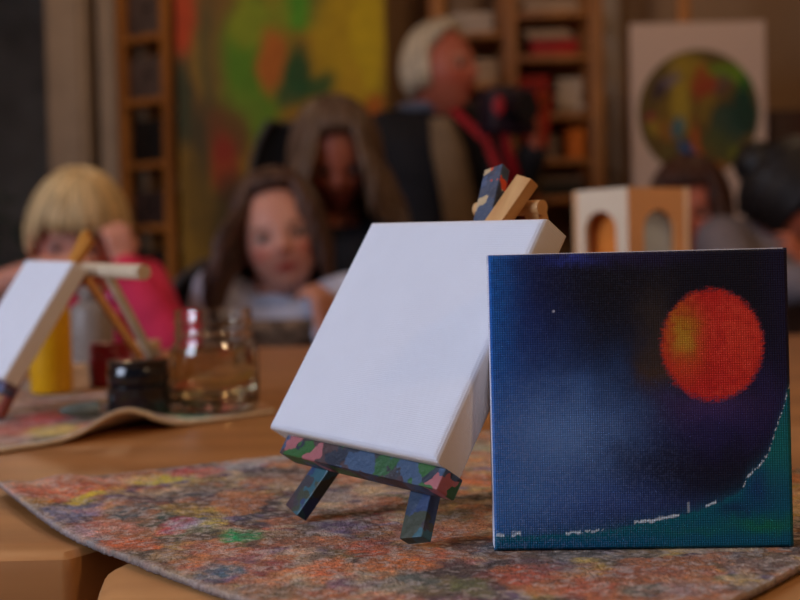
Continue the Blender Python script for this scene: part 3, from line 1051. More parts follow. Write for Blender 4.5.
def mini_easel(matrix, label, group, mats, bar=(-.0175, .0195, .0031, .1185), rear=((-.014, -.003), (.015, .003))):
    e = thing('mini_easel', (0, 0, 0), label, 'easel', group)
    tr = MB()                                    # world->local handled by the matrix, parts are built local
    def part(mb, name, m, lab=None):
        me = bpy.data.meshes.new(name); me.from_pydata([tuple(x) for x in mb.v], [], mb.f)
        bm = bmesh.new(); bm.from_mesh(me); bmesh.ops.recalc_face_normals(bm, faces=bm.faces); bm.to_mesh(me); bm.free()
        me.materials.append(m)
        o = bpy.data.objects.new(name, me); COL.objects.link(o); o.parent = e
        if lab:
            o['label'] = lab
        return o
    yb = WT + .0002                              # back of the canvas
    t = .0052
    side = (1, 0, 0)
    def leg(a, b, y, split, name, ml, mt, lab):
        a = Vector((a[0], y, a[1])); b = Vector((b[0], y, b[1]))
        R3 = matrix.to_3x3()
        dr = (b - a).normalized()
        low = min((matrix @ Vector(q)).z for q in MB().bar(a, b, .0098, t, side, .0004).v)
        a = a + dr * ((FOOTZ - low) / (R3 @ dr).z)
        c = a.lerp(b, split)
        lo = part(MB().bar(a, c, .0104, t, side, .0004), name, ml, lab)
        hi = MB().bar(c, b, .0096, t, side, .0004)
        me = bpy.data.meshes.new('leg_tip'); me.from_pydata([tuple(x) for x in hi.v], [], hi.f)
        bm = bmesh.new(); bm.from_mesh(me); bmesh.ops.recalc_face_normals(bm, faces=bm.faces); bm.to_mesh(me); bm.free()
        me.materials.append(mt)
        o = bpy.data.objects.new('leg_tip', me); COL.objects.link(o); o.parent = lo
        return lo
    fl = -.0262
    leg((-.0300, fl), (.0133, .1268), yb + t / 2, .55, 'front_leg', mats[0], mats[3], None)
    leg((.0385, fl), (-.0086, .1335), yb + t / 2 + .0012, .55, 'front_leg', mats[0], mats[1], None)
    # the ledge carries the canvas
    part(MB().box((.0055, (yb + .0042) / 2, -.0042), (.0930, yb - .0042, .0080), None, .0006), 'ledge', mats[2], 'ledge blotched with green, pink and grey-blue paint' if mats[2] is M['camo_ledge'] else None)
    # round crossbar behind the tops, and the rear legs hinged on it
    yc = yb + t + .0012 + .0038
    part(MB().tube([(bar[0], yc, bar[3]), (bar[1], yc, bar[3])], bar[2], 16), 'crossbar', mats[4])
    gz = v.z; 
    # the floor in this frame: points whose world height is the foot height
    def down(x, y, z, target):                   # slide the foot backwards along the leg direction to table height
        return Vector((x, y, z))
    for (sx, ex), mm in zip(rear, (mats[3], mats[4])):
        top = Vector((sx, yc, bar[3]))
        wtop = matrix @ top
        back = (matrix.to_3x3() @ Vector((0, 1, 0)))
        bh = Vector((back.x, back.y, 0)).normalized()
        foot = wtop + bh * .052 + (matrix.to_3x3() @ Vector((ex - sx, 0, 0)))
        foot.z = FOOTZ + .0036
        lf = matrix.inverted() @ foot
        part(MB().bar(top, lf, .0078, .0052, (1, 0, 0), .0004), 'rear_leg', mm)
    e.matrix_world = matrix
    return e


FOOTZ = TZ + CT + .0001
easel_mats = (M['camo_leg'], M['camo_top'], M['camo_ledge'], M['easelwood'], M['easelwood'])
easel = mini_easel(MW, 'mini easel with paint-blotched legs and ledge standing in front', 'mini easels on the tables', easel_mats)
easel['group'] = 'mini easels on the tables'

# the second one, further back on the left
M['camo_ledge2'] = camo('second_ledge_paint', [(40, 52, 84), (70, 60, 80), (44, 56, 92), (92, 66, 84), (50, 60, 90), (60, 50, 60), (90, 100, 130)], 60, 21)
M['redleg'] = wood('red_brown_leg', (150, 62, 40), (110, 44, 32), (60, 60, 20), .5)
M['cream'] = mat('cream_paint', (206, 186, 156), .5, .06, 60)
rot = math.radians(-4)
pivot = MW @ Vector((.0395, WT + .008, -.0262))
goal = gr(3, 421); goal.z = pivot.z - .07 * (pivot.z - FOOTZ) 
ML = Matrix.Translation(goal) @ Matrix.Rotation(rot, 4, 'Z') @ Matrix.Scale(.93, 4) @ Matrix.Translation(-pivot) @ MW
easel2 = mini_easel(ML, 'mini easel of varnished wood holding a blank canvas at the left edge', 'mini easels on the tables',
                    (M['redleg'], M['easelorange'], M['camo_ledge2'], M['easelorange'], M['cream']), bar=(-.02, .122, .0054, .104), rear=((.004, .038), (.054, .048)))
blank2 = thing('blank_canvas', (0, 0, 0), 'blank white canvas on the far left easel, cut by the photo edge', 'canvas')
blank2.matrix_world = ML
stretched_canvas(blank2, WW, WH, WT, 40, M['canvas_white'], white_canvas(8), r_=.0028)

# ------------------------------------------------------------------ jars, pots and bottles on the far cloth
M['jarglass'] = glassmat('jar_glass', (244, 238, 226), 1.46)
M['water'] = glassmat('water', (234, 220, 194), 1.33)
M['blackpot'] = mat('glossy_black_pot', (10, 11, 18), .18, .1, 40, coat=.6)
M['redpot'] = mat('dark_red_pot', (120, 8, 26), .3, .1, 20)
M['ypaint'] = mat('yellow_bottle_plastic', (214, 156, 10), .35, .06, 20)
M['greyb'] = mat('cloudy_plastic', (140, 126, 116), .4, .08, 20)
M['white'] = mat('white_plastic', (222, 206, 196), .4, .04, 30)
M['pinkw'] = mat('pinkish_band', (206, 150, 134), .4, .06, 30)
M['tube'] = mat('paint_tube_metal', (120, 132, 126), .35, .2, 90, metal=.4)
RZ = TZ + CT + .0012


def jar(px, py, rad, H_, label):
    g_ = gr(px, py)
    c = Vector((g_.x, g_.y + rad, RZ))
    t = thing('glass_jar', c, label, 'jar')
    R_ = rad
    out = [(0.0, 0), (R_ * .90, 0), (R_ * .985, .0035), (R_, .009), (R_, H_ * .56), (R_ * .97, H_ * .62), (R_ * .88, H_ * .69), (R_ * .86, H_ * .73),
           (R_ * .895, H_ * .745), (R_ * .895, H_ * .77), (R_ * .865, H_ * .785), (R_ * .865, H_ * .86), (R_ * .885, H_ * .875), (R_ * .885, H_ * .89), (R_ * .865, H_ * .91), (R_ * .865, H_ * .97), (R_ * .85, H_)]
    th = .0021
    inn = [(max(r - th, 0), z) for r, z in out[::-1] if z > .009] + [(R_ * .9, .008), (R_ * .8, .0055), (0, .0055)]
    m = MB().lathe(out + inn, c, 56)
    m.build('jar_wall', M['jarglass'], t, sharp=60)
    wl_ = H_ * .60
    MB().lathe([(0, .0062), (R_ * .8 - .0003, .0062), (R_ * .9 - .0003, .0088), (R_ - th - .0003, .0105), (R_ - th - .0003, wl_), (R_ - th - .004, wl_ - .0008), (0, wl_ - .0008)], c, 48).build('water', M['water'], t, sharp=60)
    return t


jar(209, 416, .0303, .0690, 'open glass jar of water on the far cloth')


def pot(name, px, py, r, h, m, mlid, label, cat, lidh=.3, loc=None, ring=True):
    g_ = loc or gr(px, py)
    c = Vector((g_.x, g_.y + (r if loc is None else 0), RZ))
    t = thing(name, c, label, cat)
    b = h * (1 - lidh)
    MB().lathe([(0, 0), (r * .93, 0), (r, h * .05), (r, b * .90), (r * .92, b * .97), (r * .88, b), (0, b)], c, 36).build('body', m, t)
    pr = [(0, b + .0002), (r * .95, b + .0002), (r * .97, b + h * .02), (r * .97, h - h * .16), (r * .93, h - h * .13), (r * .93, h - h * .10), (r * .96, h - h * .07), (r * .95, h - h * .01), (r * .91, h), (0, h)] if ring else \
         [(0, b + .0002), (r * .95, b + .0002), (r * .97, b + .001), (r * .97, h - .001), (r * .93, h), (0, h)]
    MB().lathe(pr, c, 36).build('lid', mlid, t)
    return t


pot('paint_pot', 133, 421, .0213, .0372, M['blackpot'], M['blackpot'], 'squat glossy black paint pot with a ridged screw lid', 'paint pot', .42)
pot('paint_pot', 106, 389, .0172, .036, M['redpot'], M['redpot'], 'dark red paint pot behind the black pot', 'paint pot', .3)
pot('paint_pot', 68, 392, .0135, .0205, M['white'], M['white'], 'small whitish paint pot with a pink band near the left canvas', 'paint pot', .35)
# cap seen behind the black pot
g_ = gr(143, 380)
pot('paint_pot', 0, 0, .0125, .033, M['greyb'], mat('cork_lid', (196, 160, 120), .6), 'small pot with a cork-coloured lid behind the black pot', 'paint pot', .25, loc=Vector((g_.x, g_.y + .02, 0)), ring=False)


def bottle(px, py, r, h, m, mc, label, neck=.4, capr=.5, loc=None):
    g_ = gr(px, py)
    c = Vector((g_.x, g_.y + r, RZ))
    t = thing('paint_bottle', c, label, 'bottle')
    MB().lathe([(0, 0), (r * .92, 0), (r, .003), (r, h * .70), (r * .9, h * .78), (r * .6, h * .83), (r * neck, h * .85), (r * neck, h * .88), (0, h * .88)], c, 36).build('body', m, t)
    MB().lathe([(0, h * .862), (r * capr * .98, h * .862), (r * capr, h * .87), (r * capr, h * .985), (r * capr * .9, h), (0, h)], c, 28).build('cap', mc, t)
    return t


bottle(46, 396, .0165, .088, M['ypaint'], M['ypaint'], 'yellow paint bottle half hidden by the left white canvas')
bottle(88, 376, .0205, .082, M['greyb'], M['greyb'], 'cloudy greyish paint bottle standing between the legs of the left easel', .5, .58)
bottle(112, 366, .0165, .075, mat('magenta_plastic', (176, 16, 84), .35), mat('magenta_cap', (150, 12, 70), .35), 'magenta paint bottle behind the dark red pot')
# crumpled paint tube
g_ = gr(82, 421)
t = thing('paint_tube', Vector((g_.x, g_.y + .005, RZ)), 'small crumpled metal paint tube lying near the fold of the far cloth', 'paint tube')
ax_ = Vector((.9, .43, 0))
c = Vector((g_.x, g_.y + .006, RZ + .0055))
MB().tube([c - ax_ * .016, c - ax_ * .012, c - ax_ * .002, c + ax_ * .009, c + ax_ * .010], [.0012, .0034, .0052, .0054, .003], 16).build('body', M['tube'], t)
MB().tube([c + ax_ * .0101, c + ax_ * .0165], [.0028, .0026], 14).build('cap', M['white'], t)

# ------------------------------------------------------------------ wooden toy house with arches
M['housel'] = mat('pale_plywood', (226, 206, 176), .6, .04, 12)
M['houser'] = mat('plywood', (214, 160, 108), .6, .05, 12)
M['houseorange'] = mat('orange_inside', (224, 128, 40), .7, .1, 20)
M['bluegrey'] = mat('blue_grey_panel', (170, 186, 200), .6, .08, 20)
D = 1.30
A_, B_, C_ = at(573, 192, D + .06), at(627, 187, D), at(689, 190, D + .045)
zt = B_.z


def arch_wall(a, b, z0, z1, th, aw, ah, cx, m, name, parent):
    """wall from a to b (xy), with an arched opening"""
    a = Vector((a.x, a.y, 0)); b = Vector((b.x, b.y, 0))
    L_ = (b - a).length
    d = (b - a) / L_
    nrm = Vector((d.y, -d.x, 0))
    nseg = 14
    xs0, xs1 = L_ * cx - aw / 2, L_ * cx + aw / 2
    base = ah - aw / 2
    inner = [(xs0, 0), (xs0, base)] + [(L_ * cx - aw / 2 * math.cos(math.pi * k / nseg), base + aw / 2 * math.sin(math.pi * k / nseg)) for k in range(1, nseg)] + [(xs1, base), (xs1, 0)]
    outer = []
    for k, (x, z) in enumerate(inner):
        t_ = k / (len(inner) - 1)
        if k == 0: outer.append((0, 0))
        elif k == 1: outer.append((0, base))
        elif k == len(inner) - 2: outer.append((L_, base))
        elif k == len(inner) - 1: outer.append((L_, 0))
        else:
            q = (k - 1) / (len(inner) - 3)
            w_ = L_; h_ = (z1 - z0) - base
            p_ = q * (2 * h_ + w_)
            if p_ < h_: outer.append((0, base + p_))
            elif p_ < h_ + w_: outer.append((p_ - h_, z1 - z0))
            else: outer.append((L_, base + (2 * h_ + w_ - p_)))
    # snap the nearest outer points to the two upper corners
    for cxx in (0, L_):
        k = min(range(2, len(outer) - 2), key=lambda i: (outer[i][0] - cxx) ** 2 + (outer[i][1] - (z1 - z0)) ** 2)
        outer[k] = (cxx, z1 - z0)
    vs = []
    for s in (0, th):
        for (x, z) in inner + outer:
            p_ = a + d * x - nrm * s
            vs.append((p_.x, p_.y, z0 + z))
    n_ = len(inner); T = 2 * n_
    fs = []
    for k in range(n_ - 1):
        fs.append((k, k + 1, n_ + k + 1, n_ + k)); fs.append((T + k, T + n_ + k, T + n_ + k + 1, T + k + 1))
        fs.append((k, T + k, T + k + 1, k + 1)); fs.append((n_ + k, n_ + k + 1, T + n_ + k + 1, T + n_ + k))
    fs.append((0, n_, T + n_, T)); fs.append((n_ - 1, T + n_ - 1, T + 2 * n_ - 1, 2 * n_ - 1))
    return MB().add(vs, fs).build(name, m, parent, smooth=False)


house = thing('toy_house', Vector((B_.x, B_.y + .05, TZ)), 'small plywood house with arched openings behind the moon painting', 'toy house')
sc = D / FPX
arch_wall(A_, B_, TZ, zt, .006, .046, zt - TZ - .024, .50, M['housel'], 'front_wall', house)
arch_wall(B_, C_, TZ, zt, .006, .044, zt - TZ - .024, .50, M['houser'], 'side_wall', house)
d1 = (Vector((A_.x, A_.y, 0)) - Vector((B_.x, B_.y, 0)))
d2 = (Vector((C_.x, C_.y, 0)) - Vector((B_.x, B_.y, 0)))
Bq = Vector((B_.x, B_.y, 0))
D4 = Bq + d1 + d2
def wallq(a, b, z0, z1, th, m, name):
    d = (b - a); L_ = d.length; d.normalize(); nn = Vector((-d.y, d.x, 0))
    c = (a + b) / 2 + nn * th / 2
    R = Matrix((d, nn, Vector((0, 0, 1)))).transposed()
    return MB().box((c.x, c.y, (z0 + z1) / 2), (L_, th, z1 - z0), R, .0006).build(name, m, house)
wallq(Bq + d2, D4, TZ, zt, .006, M['housel'], 'rear_wall')
wallq(D4, Bq + d1, TZ, zt, .006, M['houser'], 'rear_wall')
# roof board, an orange inner panel and a blue-grey curtain panel
q = [Bq, Bq + d2, D4, Bq + d1]
cen = (Bq + D4) / 2
vs = [(p.x + (p.x - cen.x) * -.06, p.y + (p.y - cen.y) * -.06, z) for z in (zt - .007, zt - .001) for p in q]
MB().add(vs, [(0, 1, 2, 3), (4, 5, 6, 7), (0, 1, 5, 4), (1, 2, 6, 5), (2, 3, 7, 6), (3, 0, 4, 7)]).build('roof_board', M['houser'], house, smooth=False)
off = d2.normalized() * .022
wallq(Bq + d1 * .95 + off, Bq + d1 * .1 + off, TZ, zt - .012, .004, M['houseorange'], 'inner_panel')
off = d1.normalized() * .0075
wallq(Bq + d2 * .08 + off, Bq + d2 * .92 + off, TZ, zt - .012, .003, M['bluegrey'], 'curtain_panel')

# ------------------------------------------------------------------ shelving, paintings and cupboard at the back
def lbox(mb, px0, px1, py0, py1, D, depth, bev=.003):
    a, b = at(px0, py0, D), at(px1, py1, D)
    return mb.box(((a.x + b.x) / 2, D + depth / 2, (a.z + b.z) / 2), (abs(b.x - a.x), depth, abs(a.z - b.z)), None, bev)


# narrow shelf seen at an angle, left
PA, PB = at(122, 100, 4.26), at(166, 100, 4.14)
t = thing('shelf_unit', Vector(((PA.x + PB.x) / 2 + .1, (PA.y + PB.y) / 2 + .05, 0)), 'narrow open wooden shelf beside the cream pillar, filled with dark boxes', 'shelf')
dv = Vector((PB.x - PA.x, PB.y - PA.y, 0)); Ld = dv.length; dv.normalize(); nv_ = Vector((-dv.y, dv.x, 0))
if nv_.y < 0: nv_ = -nv_
RS = Matrix((dv, nv_, Vector((0, 0, 1)))).transposed()
mid = Vector((PA.x, PA.y, 0)) + dv * Ld / 2
DEP = .14
for k, s in enumerate((0, Ld)):
    for y in (0, DEP):
        p_ = Vector((PA.x, PA.y, 0)) + dv * s + nv_ * (y + .01)
        MB().box((p_.x, p_.y, 1.15), (.035, .03, 2.3), RS, .003).build('post', M['shelfwood'], t)
levels = [.12 + .2195 * k for k in range(10)]
for z in levels:
    c = mid + nv_ * (DEP / 2 + .012)
    MB().box((c.x, c.y, z), (Ld - .036, DEP + .05, .022), RS, .002).build('shelf_board', M['shelfwood'], t)
M['dbox'] = mat('dark_brown_box', (58, 42, 38), .7, .15, 12)
M['gbox'] = mat('grey_brown_box', (92, 76, 68), .7, .1, 12)
M['kbox'] = mat('black_box', (20, 18, 18), .6, .1, 12)
for k, z in enumerate(levels[3:9]):
    m_ = (M['kbox'], M['dbox'], M['kbox'], M['gbox'], M['gbox'], M['dbox'])[k]
    hh = (.13, .12, .15, .15, .16, .14)[k]
    c = mid + nv_ * (DEP / 2 + .01)
    bx = thing('storage_box', Vector((c.x, c.y, z + .0112)), ('black', 'dark brown', 'black', 'grey-brown', 'grey-brown', 'dark brown')[k] + ' storage box on the narrow left shelf, ' +
               ('lowest of the row', 'second up from the lowest box', 'level with the top of the blond hair', 'just below the middle board', 'second from the top', 'uppermost one')[k], 'box', 'boxes on the narrow left shelf')
    z0 = z + .0112
    o_ = MB()
    for (cx_, cy_, sx_, sy_) in ((0, -.05, Ld - .046, .006), (0, .05, Ld - .046, .006), (-(Ld / 2 - .023), 0, .006, .106), ((Ld / 2 - .023), 0, .006, .106)):
        p_ = c + dv * cx_ + nv_ * cy_
        o_.box((p_.x, p_.y, z0 + hh / 2), (sx_, sy_, hh), RS, .001)
    o_.box((c.x, c.y, z0 + .003), (Ld - .046, .10, .006), RS)
    o_.build('box_body', m_, bx)
    MB().tube([c - nv_ * .056 + Vector((0, 0, z0 + hh * .6)) - dv * .02, c - nv_ * .062 + Vector((0, 0, z0 + hh * .6)), c - nv_ * .056 + Vector((0, 0, z0 + hh * .6)) + dv * .02], .004, 8).build('handle', M['kbox'], bx)

# large open shelf, right of the man
SD = 4.1
t = thing('shelf_unit', Vector((at(505, 100, SD).x, SD + .17, 0)), 'wide open wooden shelf of art supplies behind the white-haired man', 'shelf')
posts = [(402, 412), (432, 446), (504, 518), (590, 604)]
px_ = []
for a0, a1 in posts[1:]:
    A1, A2 = at(a0, 60, SD), at(a1, 60, SD)
    xc, wd = (A1.x + A2.x) / 2, A2.x - A1.x
    px_.append((xc, wd))
    MB().box((xc, SD + .02, 1.2), (wd, .04, 2.4), None, .003).build('post', M['shelfwood'], t)
    MB().box((xc, SD + .33, 1.2), (wd, .04, 2.4), None, .003).build('post', M['shelfwood'], t)
def sboard(k0, k1, zs):
    x0 = px_[k0][0] + px_[k0][1] / 2; x1 = px_[k1][0] - px_[k1][1] / 2
    for z in zs:
        MB().box(((x0 + x1) / 2, SD + .175, z - .011), (x1 - x0 - .001, .33, .022), None, .002).build('shelf_board', M['shelfwood'], t)
zl = [at(470, y, SD).z for y in (31, 82, 130, 178)]
zr = [at(550, y, SD).z for y in (10, 54, 113, 158, 196)]
sboard(0, 1, zl + [.2, .6, 1.95]); sboard(1, 2, zr + [.2, .6, 2.1])
xl0 = px_[0][0] + px_[0][1] / 2; xl1 = px_[1][0] - px_[1][1] / 2; xr0 = px_[1][0] + px_[1][1] / 2; xr1 = px_[2][0] - px_[2][1] / 2
M['redbox'] = mat('red_card', (168, 22, 16), .6, .1, 10)
M['beige'] = mat('beige_paper', (176, 146, 116), .8, .08, 10)
M['beige2'] = mat('pale_paper', (196, 176, 156), .8, .05, 10)
M['orangeb'] = mat('orange_card', (222, 116, 24), .6, .08, 10)
M['greyp'] = mat('grey_paper', (128, 108, 96), .8, .08, 10)


def lidbox(name, x0, x1, z, h, m, ml, label, cat, group, dy=.05, dep=.22):
    b = thing(name, Vector(((x0 + x1) / 2, SD + dy + dep / 2, z)), label, cat, group)
    MB().box(((x0 + x1) / 2, SD + dy + dep / 2, z + h * .36), (x1 - x0 - .006, dep - .006, h * .72), None, .002).build('box_body', m, b)
    MB().box(((x0 + x1) / 2, SD + dy + dep / 2, z + h * .73 + h * .13), (x1 - x0, dep, h * .26), None, .003).build('lid', ml, b)
    return b


def papers(x0, x1, z, h, m, label, nsh=5):
    """uneven stack of paper sheets and pads"""
    mb = MB(); zz = z
    for k in range(nsh):
        hh = h / nsh
        dx, dy = random.uniform(-.008, .008), random.uniform(-.01, .01)
        mb.box(((x0 + x1) / 2 + dx, SD + .16 + dy, zz + hh / 2), (x1 - x0 - .02, .22, hh * .98), Matrix.Rotation(random.uniform(-.04, .04), 3, 'Z'), .0015)
        zz += hh
    o = mb.build('paper_stack', m, loc=Vector(((x0 + x1) / 2, SD + .16, z)))
    return tag(o, label, 'paper')


GB = 'boxes on the wide shelf'
papers(xl0 + .01, xl1 - .02, zl[0], .072, M['beige2'], 'stack of pale paper on the shelf above the man\'s head', 6)
papers(xl0 + .03, xl1 - .01, zl[1], .085, M['beige'], 'beige paper stack on the shelf level with the man\'s face', 6)
lidbox('storage_box', xl0 + .02, xl1 - .02, zl[2], .10, M['dbox'], M['dbox'], 'dark brown lidded box on the shelf behind the man\'s shoulder', 'box', GB)
lidbox('storage_box', xr0 + .05, xr1 - .03, zr[1], .060, M['redbox'], M['redbox'], 'flat red box on the upper right shelf board', 'box', GB)
papers(xr0 + .02, xr1 - .05, zr[1] + .0605, .03, M['beige'], 'thin beige paper lying on top of the flat red box', 3)
lidbox('storage_box', xr0 + .005, xr0 + .11, zr[2], .135, M['redbox'], M['redbox'], 'taller red box beside the shelf post, above the camera', 'box', GB)
papers(xr0 + .13, xr1 - .01, zr[2], .125, M['beige2'], 'thick pale paper stack right of the taller red box', 7)
lidbox('storage_box', xr0 + .165, xr1 - .015, zr[3], .105, M['orangeb'], M['orangeb'], 'bright orange box on the wide shelf', 'box', GB)
papers(xr0 + .03, xr0 + .15, zr[3], .08, M['greyp'], 'grey-brown paper stack left of the orange box', 5)
lidbox('storage_box', xr0 + .02, xr1 - .02, zr[4], .07, M['kbox'], M['greyp'], 'black box with grey lid below the orange box', 'box', GB)
papers(xr0 + .02, xr1 - .02, zr[0], .05, M['beige'], 'beige paper stack on the topmost right board', 4)

# big abstract painting on the back wall
def art_canvas(name, c0, c1, y, th, nx, nz, fn, label, cat, tilt=0.0):
    """flat stretched painting; fn(px,py) -> colour in the photograph's own frame, mapped once to the painting"""
    nx, nz = int(nx), int(nz)
    xs = np.linspace(c0.x, c1.x, nx); zs = np.linspace(c1.z, c0.z, nz)
    X, Z_ = np.meshgrid(xs, zs, indexing='ij')
    U = (X - c0.x) / (c1.x - c0.x); V_ = (c0.z - Z_) / (c0.z - c1.z)
    col = fn(U.ravel(), V_.ravel())
    t = thing(name, Vector(((c0.x + c1.x) / 2, y + th / 2, c1.z)), label, cat)
    vs = np.stack([X.ravel(), np.full(X.size, y), Z_.ravel()], -1)
    idx = np.arange(nx * nz).reshape(nx, nz)
    q = np.stack([idx[:-1, :-1], idx[1:, :-1], idx[1:, 1:], idx[:-1, 1:]], -1).reshape(-1, 4)
    rim = list(idx[:, 0]) + list(idx[-1, 1:]) + list(idx[-2::-1, -1]) + list(idx[0, -2:0:-1])
    vb = vs[rim].copy(); vb[:, 1] += th
    n_ = len(vs); k = len(rim)
    fs = [tuple(x) for x in q] + [(rim[i], rim[(i + 1) % k], n_ + (i + 1) % k, n_ + i) for i in range(k)] + [tuple(range(n_, n_ + k))]
    mb = MB().add(np.concatenate([vs, vb]), fs)
    mb.build('canvas_front', M['art'], t, colors=np.concatenate([col, col[rim]]), sharp=30)
    return t


M['art'] = vmat('oil_painted_canvas', .7, bump=.5, bscale=120, dist=.002)


def blend(U, V_, base, blobs, seed, warp=.06, asp=1.0):
    P3 = np.stack([U, V_ * asp, 0 * U], -1)
    du = (fbm(P3, 5, seed) - .5) * warp * 4; dv_ = (fbm(P3, 5, seed + 1) - .5) * warp * 4
    C = np.tile(s2l(base), (len(U), 1))
    for (u_, v_, ru, rv, c, al) in blobs:
        r = np.sqrt(((U + du - u_) / ru) ** 2 + ((V_ + dv_ - v_) / rv) ** 2)
        a_ = (np.clip((1.2 - r) / .5, 0, 1) * al)[:, None]
        C = C * (1 - a_) + s2l(c) * a_
    return C * (.75 + .5 * fbm(P3, 26, seed + 3))[:, None]


c0, c1 = at(173, -60, 4.06), at(392, 290, 4.06)
def big(U, V_):
    px = 173 + U * 219; py = -60 + V_ * 350
    f = lambda x, y, rx, ry, c, a: ((x - 173) / 219, (y + 60) / 350, rx / 219, ry / 350, c, a)
    return blend(U, V_, (150, 112, 24), [
        f(190, 40, 40, 120, (110, 80, 40), .8), f(182, 10, 16, 40, (190, 64, 20), .9), f(200, 60, 10, 40, (150, 120, 40), .7), f(180, 100, 10, 50, (34, 60, 40), .8),
        f(208, 60, 9, 60, (52, 72, 44), .7), f(220, 60, 14, 60, (130, 104, 40), .7), f(255, 60, 34, 80, (84, 140, 20), .95), f(250, 20, 20, 30, (150, 160, 30), .7),
        f(300, 10, 20, 28, (70, 160, 30), .9), f(325, 16, 14, 24, (16, 96, 40), .95), f(345, 10, 12, 26, (150, 140, 20), .8), f(350, 40, 40, 60, (190, 156, 10), .9),
        f(375, 20, 18, 80, (206, 176, 10), .9), f(272, 62, 16, 34, (190, 104, 30), .95), f(300, 70, 16, 24, (20, 80, 34), .95), f(320, 85, 20, 14, (24, 84, 36), .9),
        f(295, 95, 18, 16, (30, 84, 40), .8), f(280, 10, 14, 30, (150, 150, 30), .6), f(240, 110, 26, 20, (110, 140, 30), .8), f(225, 130, 24, 30, (110, 56, 30), .8),
        f(220, 165, 14, 34, (160, 34, 18), .75), f(196, 150, 10, 50, (60, 60, 40), .8), f(188, 190, 14, 50, (110, 84, 20), .8), f(380, 110, 10, 20, (200, 100, 20), .8),
        f(360, 90, 14, 20, (200, 160, 20), .7), f(230, 220, 30, 50, (70, 60, 30), .8), f(300, 200, 40, 50, (90, 90, 30), .7)], 70, .022, 1.6) 
art_canvas('abstract_painting', c0, c1, 4.06, .03, 120, 170, big, 'large abstract painting in yellow, green and red on the back wall', 'painting')

# white canvas with a round painting, on a studio easel
c0, c1 = at(630, 24, 3.75), at(768, 250, 3.75)
def roundp(U, V_):
    px = 630 + U * 138; py = 24 + V_ * 226
    f = lambda x, y, rx, ry, c, a: ((x - 630) / 138, (y - 24) / 226, rx / 138, ry / 226, c, a)
    I = blend(U, V_, (104, 80, 26), [
        f(690, 70, 24, 20, (170, 140, 30), .9), f(730, 75, 30, 12, (110, 150, 20), .9), f(745, 95, 10, 24, (40, 110, 30), .9), f(744, 115, 14, 22, (10, 60, 44), .95), f(728, 130, 12, 16, (30, 74, 60), .8),
        f(718, 85, 12, 12, (110, 66, 70), .7), f(705, 85, 8, 22, (170, 60, 20), .85), f(670, 72, 14, 8, (110, 96, 120), .8), f(660, 80, 7, 12, (50, 30, 50), .85),
        f(650, 110, 7, 8, (160, 20, 60), .9), f(655, 130, 8, 14, (180, 150, 40), .8), f(668, 105, 10, 24, (130, 100, 24), .8), f(685, 105, 12, 26, (190, 160, 40), .8),
        f(668, 130, 8, 16, (170, 110, 30), .7), f(682, 122, 8, 12, (20, 110, 130), .9), f(690, 148, 7, 14, (10, 90, 150), .95), f(700, 140, 4, 26, (200, 90, 30), .8),
        f(720, 140, 12, 16, (84, 90, 40), .8), f(712, 108, 10, 14, (150, 120, 30), .7), f(672, 155, 10, 10, (110, 96, 40), .8), f(715, 163, 12, 7, (190, 110, 40), .7), f(735, 152, 8, 8, (120, 130, 30), .8)], 90, .05, 1.6)
    r = np.sqrt(((px - 699) / 63) ** 2 + ((py - 113) / 63) ** 2)
    a_ = np.clip((1 - r) / .02, 0, 1)[:, None]
    I = I * .78
    rim = (np.clip(1 - np.abs(r - .985) / .03, 0, 1) * .7)[:, None]
    I = I * (1 - rim) + s2l((80, 90, 24)) * rim
    return np.tile(s2l((206, 178, 160)), (len(U), 1)) * (1 - a_) + I * a_
art_canvas('round_painting_canvas', c0, c1, 3.75, .022, 130, 200, roundp, 'white canvas with a round many-coloured painting, on a tall wooden easel', 'painting')
t = thing('studio_easel', Vector(((c0.x + c1.x) / 2, 3.9, 0)), 'tall wooden studio easel holding the round painting', 'easel')
xe = at(683, 10, 3.8).x
MB().box((xe, 3.80, 1.10), (.040, .024, 2.08), None, .002).build('mast', M['shelfwood'], t)
MB().box((xe, 3.775, c1.z - .013), (.62, .09, .024), None, .002).build('ledge', M['shelfwood'], t)
for s in (-1, 1):
    MB().bar((xe + s * .28, 3.80, .0), (xe + s * .07, 3.83, 1.5), .035, .02, (1, 0, 0), .002).build('leg', M['shelfwood'], t)
MB().bar((xe, 4.3, .0), (xe, 3.83, 1.55), .035, .02, (1, 0, 0), .002).build('leg', M['shelfwood'], t)
MB().box((xe, 3.825, .4), (.5, .02, .04), None, .002).build('cross_brace', M['shelfwood'], t)

# dark cupboard at the right
M['mahog'] = wood('dark_cupboard_wood', (84, 30, 16), (54, 20, 12), (8, 8, 2), .5)
a = at(770, 110, 4.1)
t = thing('cupboard', Vector((a.x + .35, 4.28, 0)), 'dark reddish brown cupboard against the back wall at right', 'cupboard')
MB().box((a.x + .35, 4.28, a.z / 2), (.7, .36, a.z), None, .004).build('body', M['mahog'], t)
for s in (-1, 1):
    dn = MB().box((a.x + .35 + s * .172, 4.09, a.z / 2), (.335, .018, a.z - .06), None, .003).build('door', M['mahog'], t)
    MB().sphere((a.x + .35 + s * .03, 4.075, a.z * .6), .012).build('knob', M['metal'], dn)

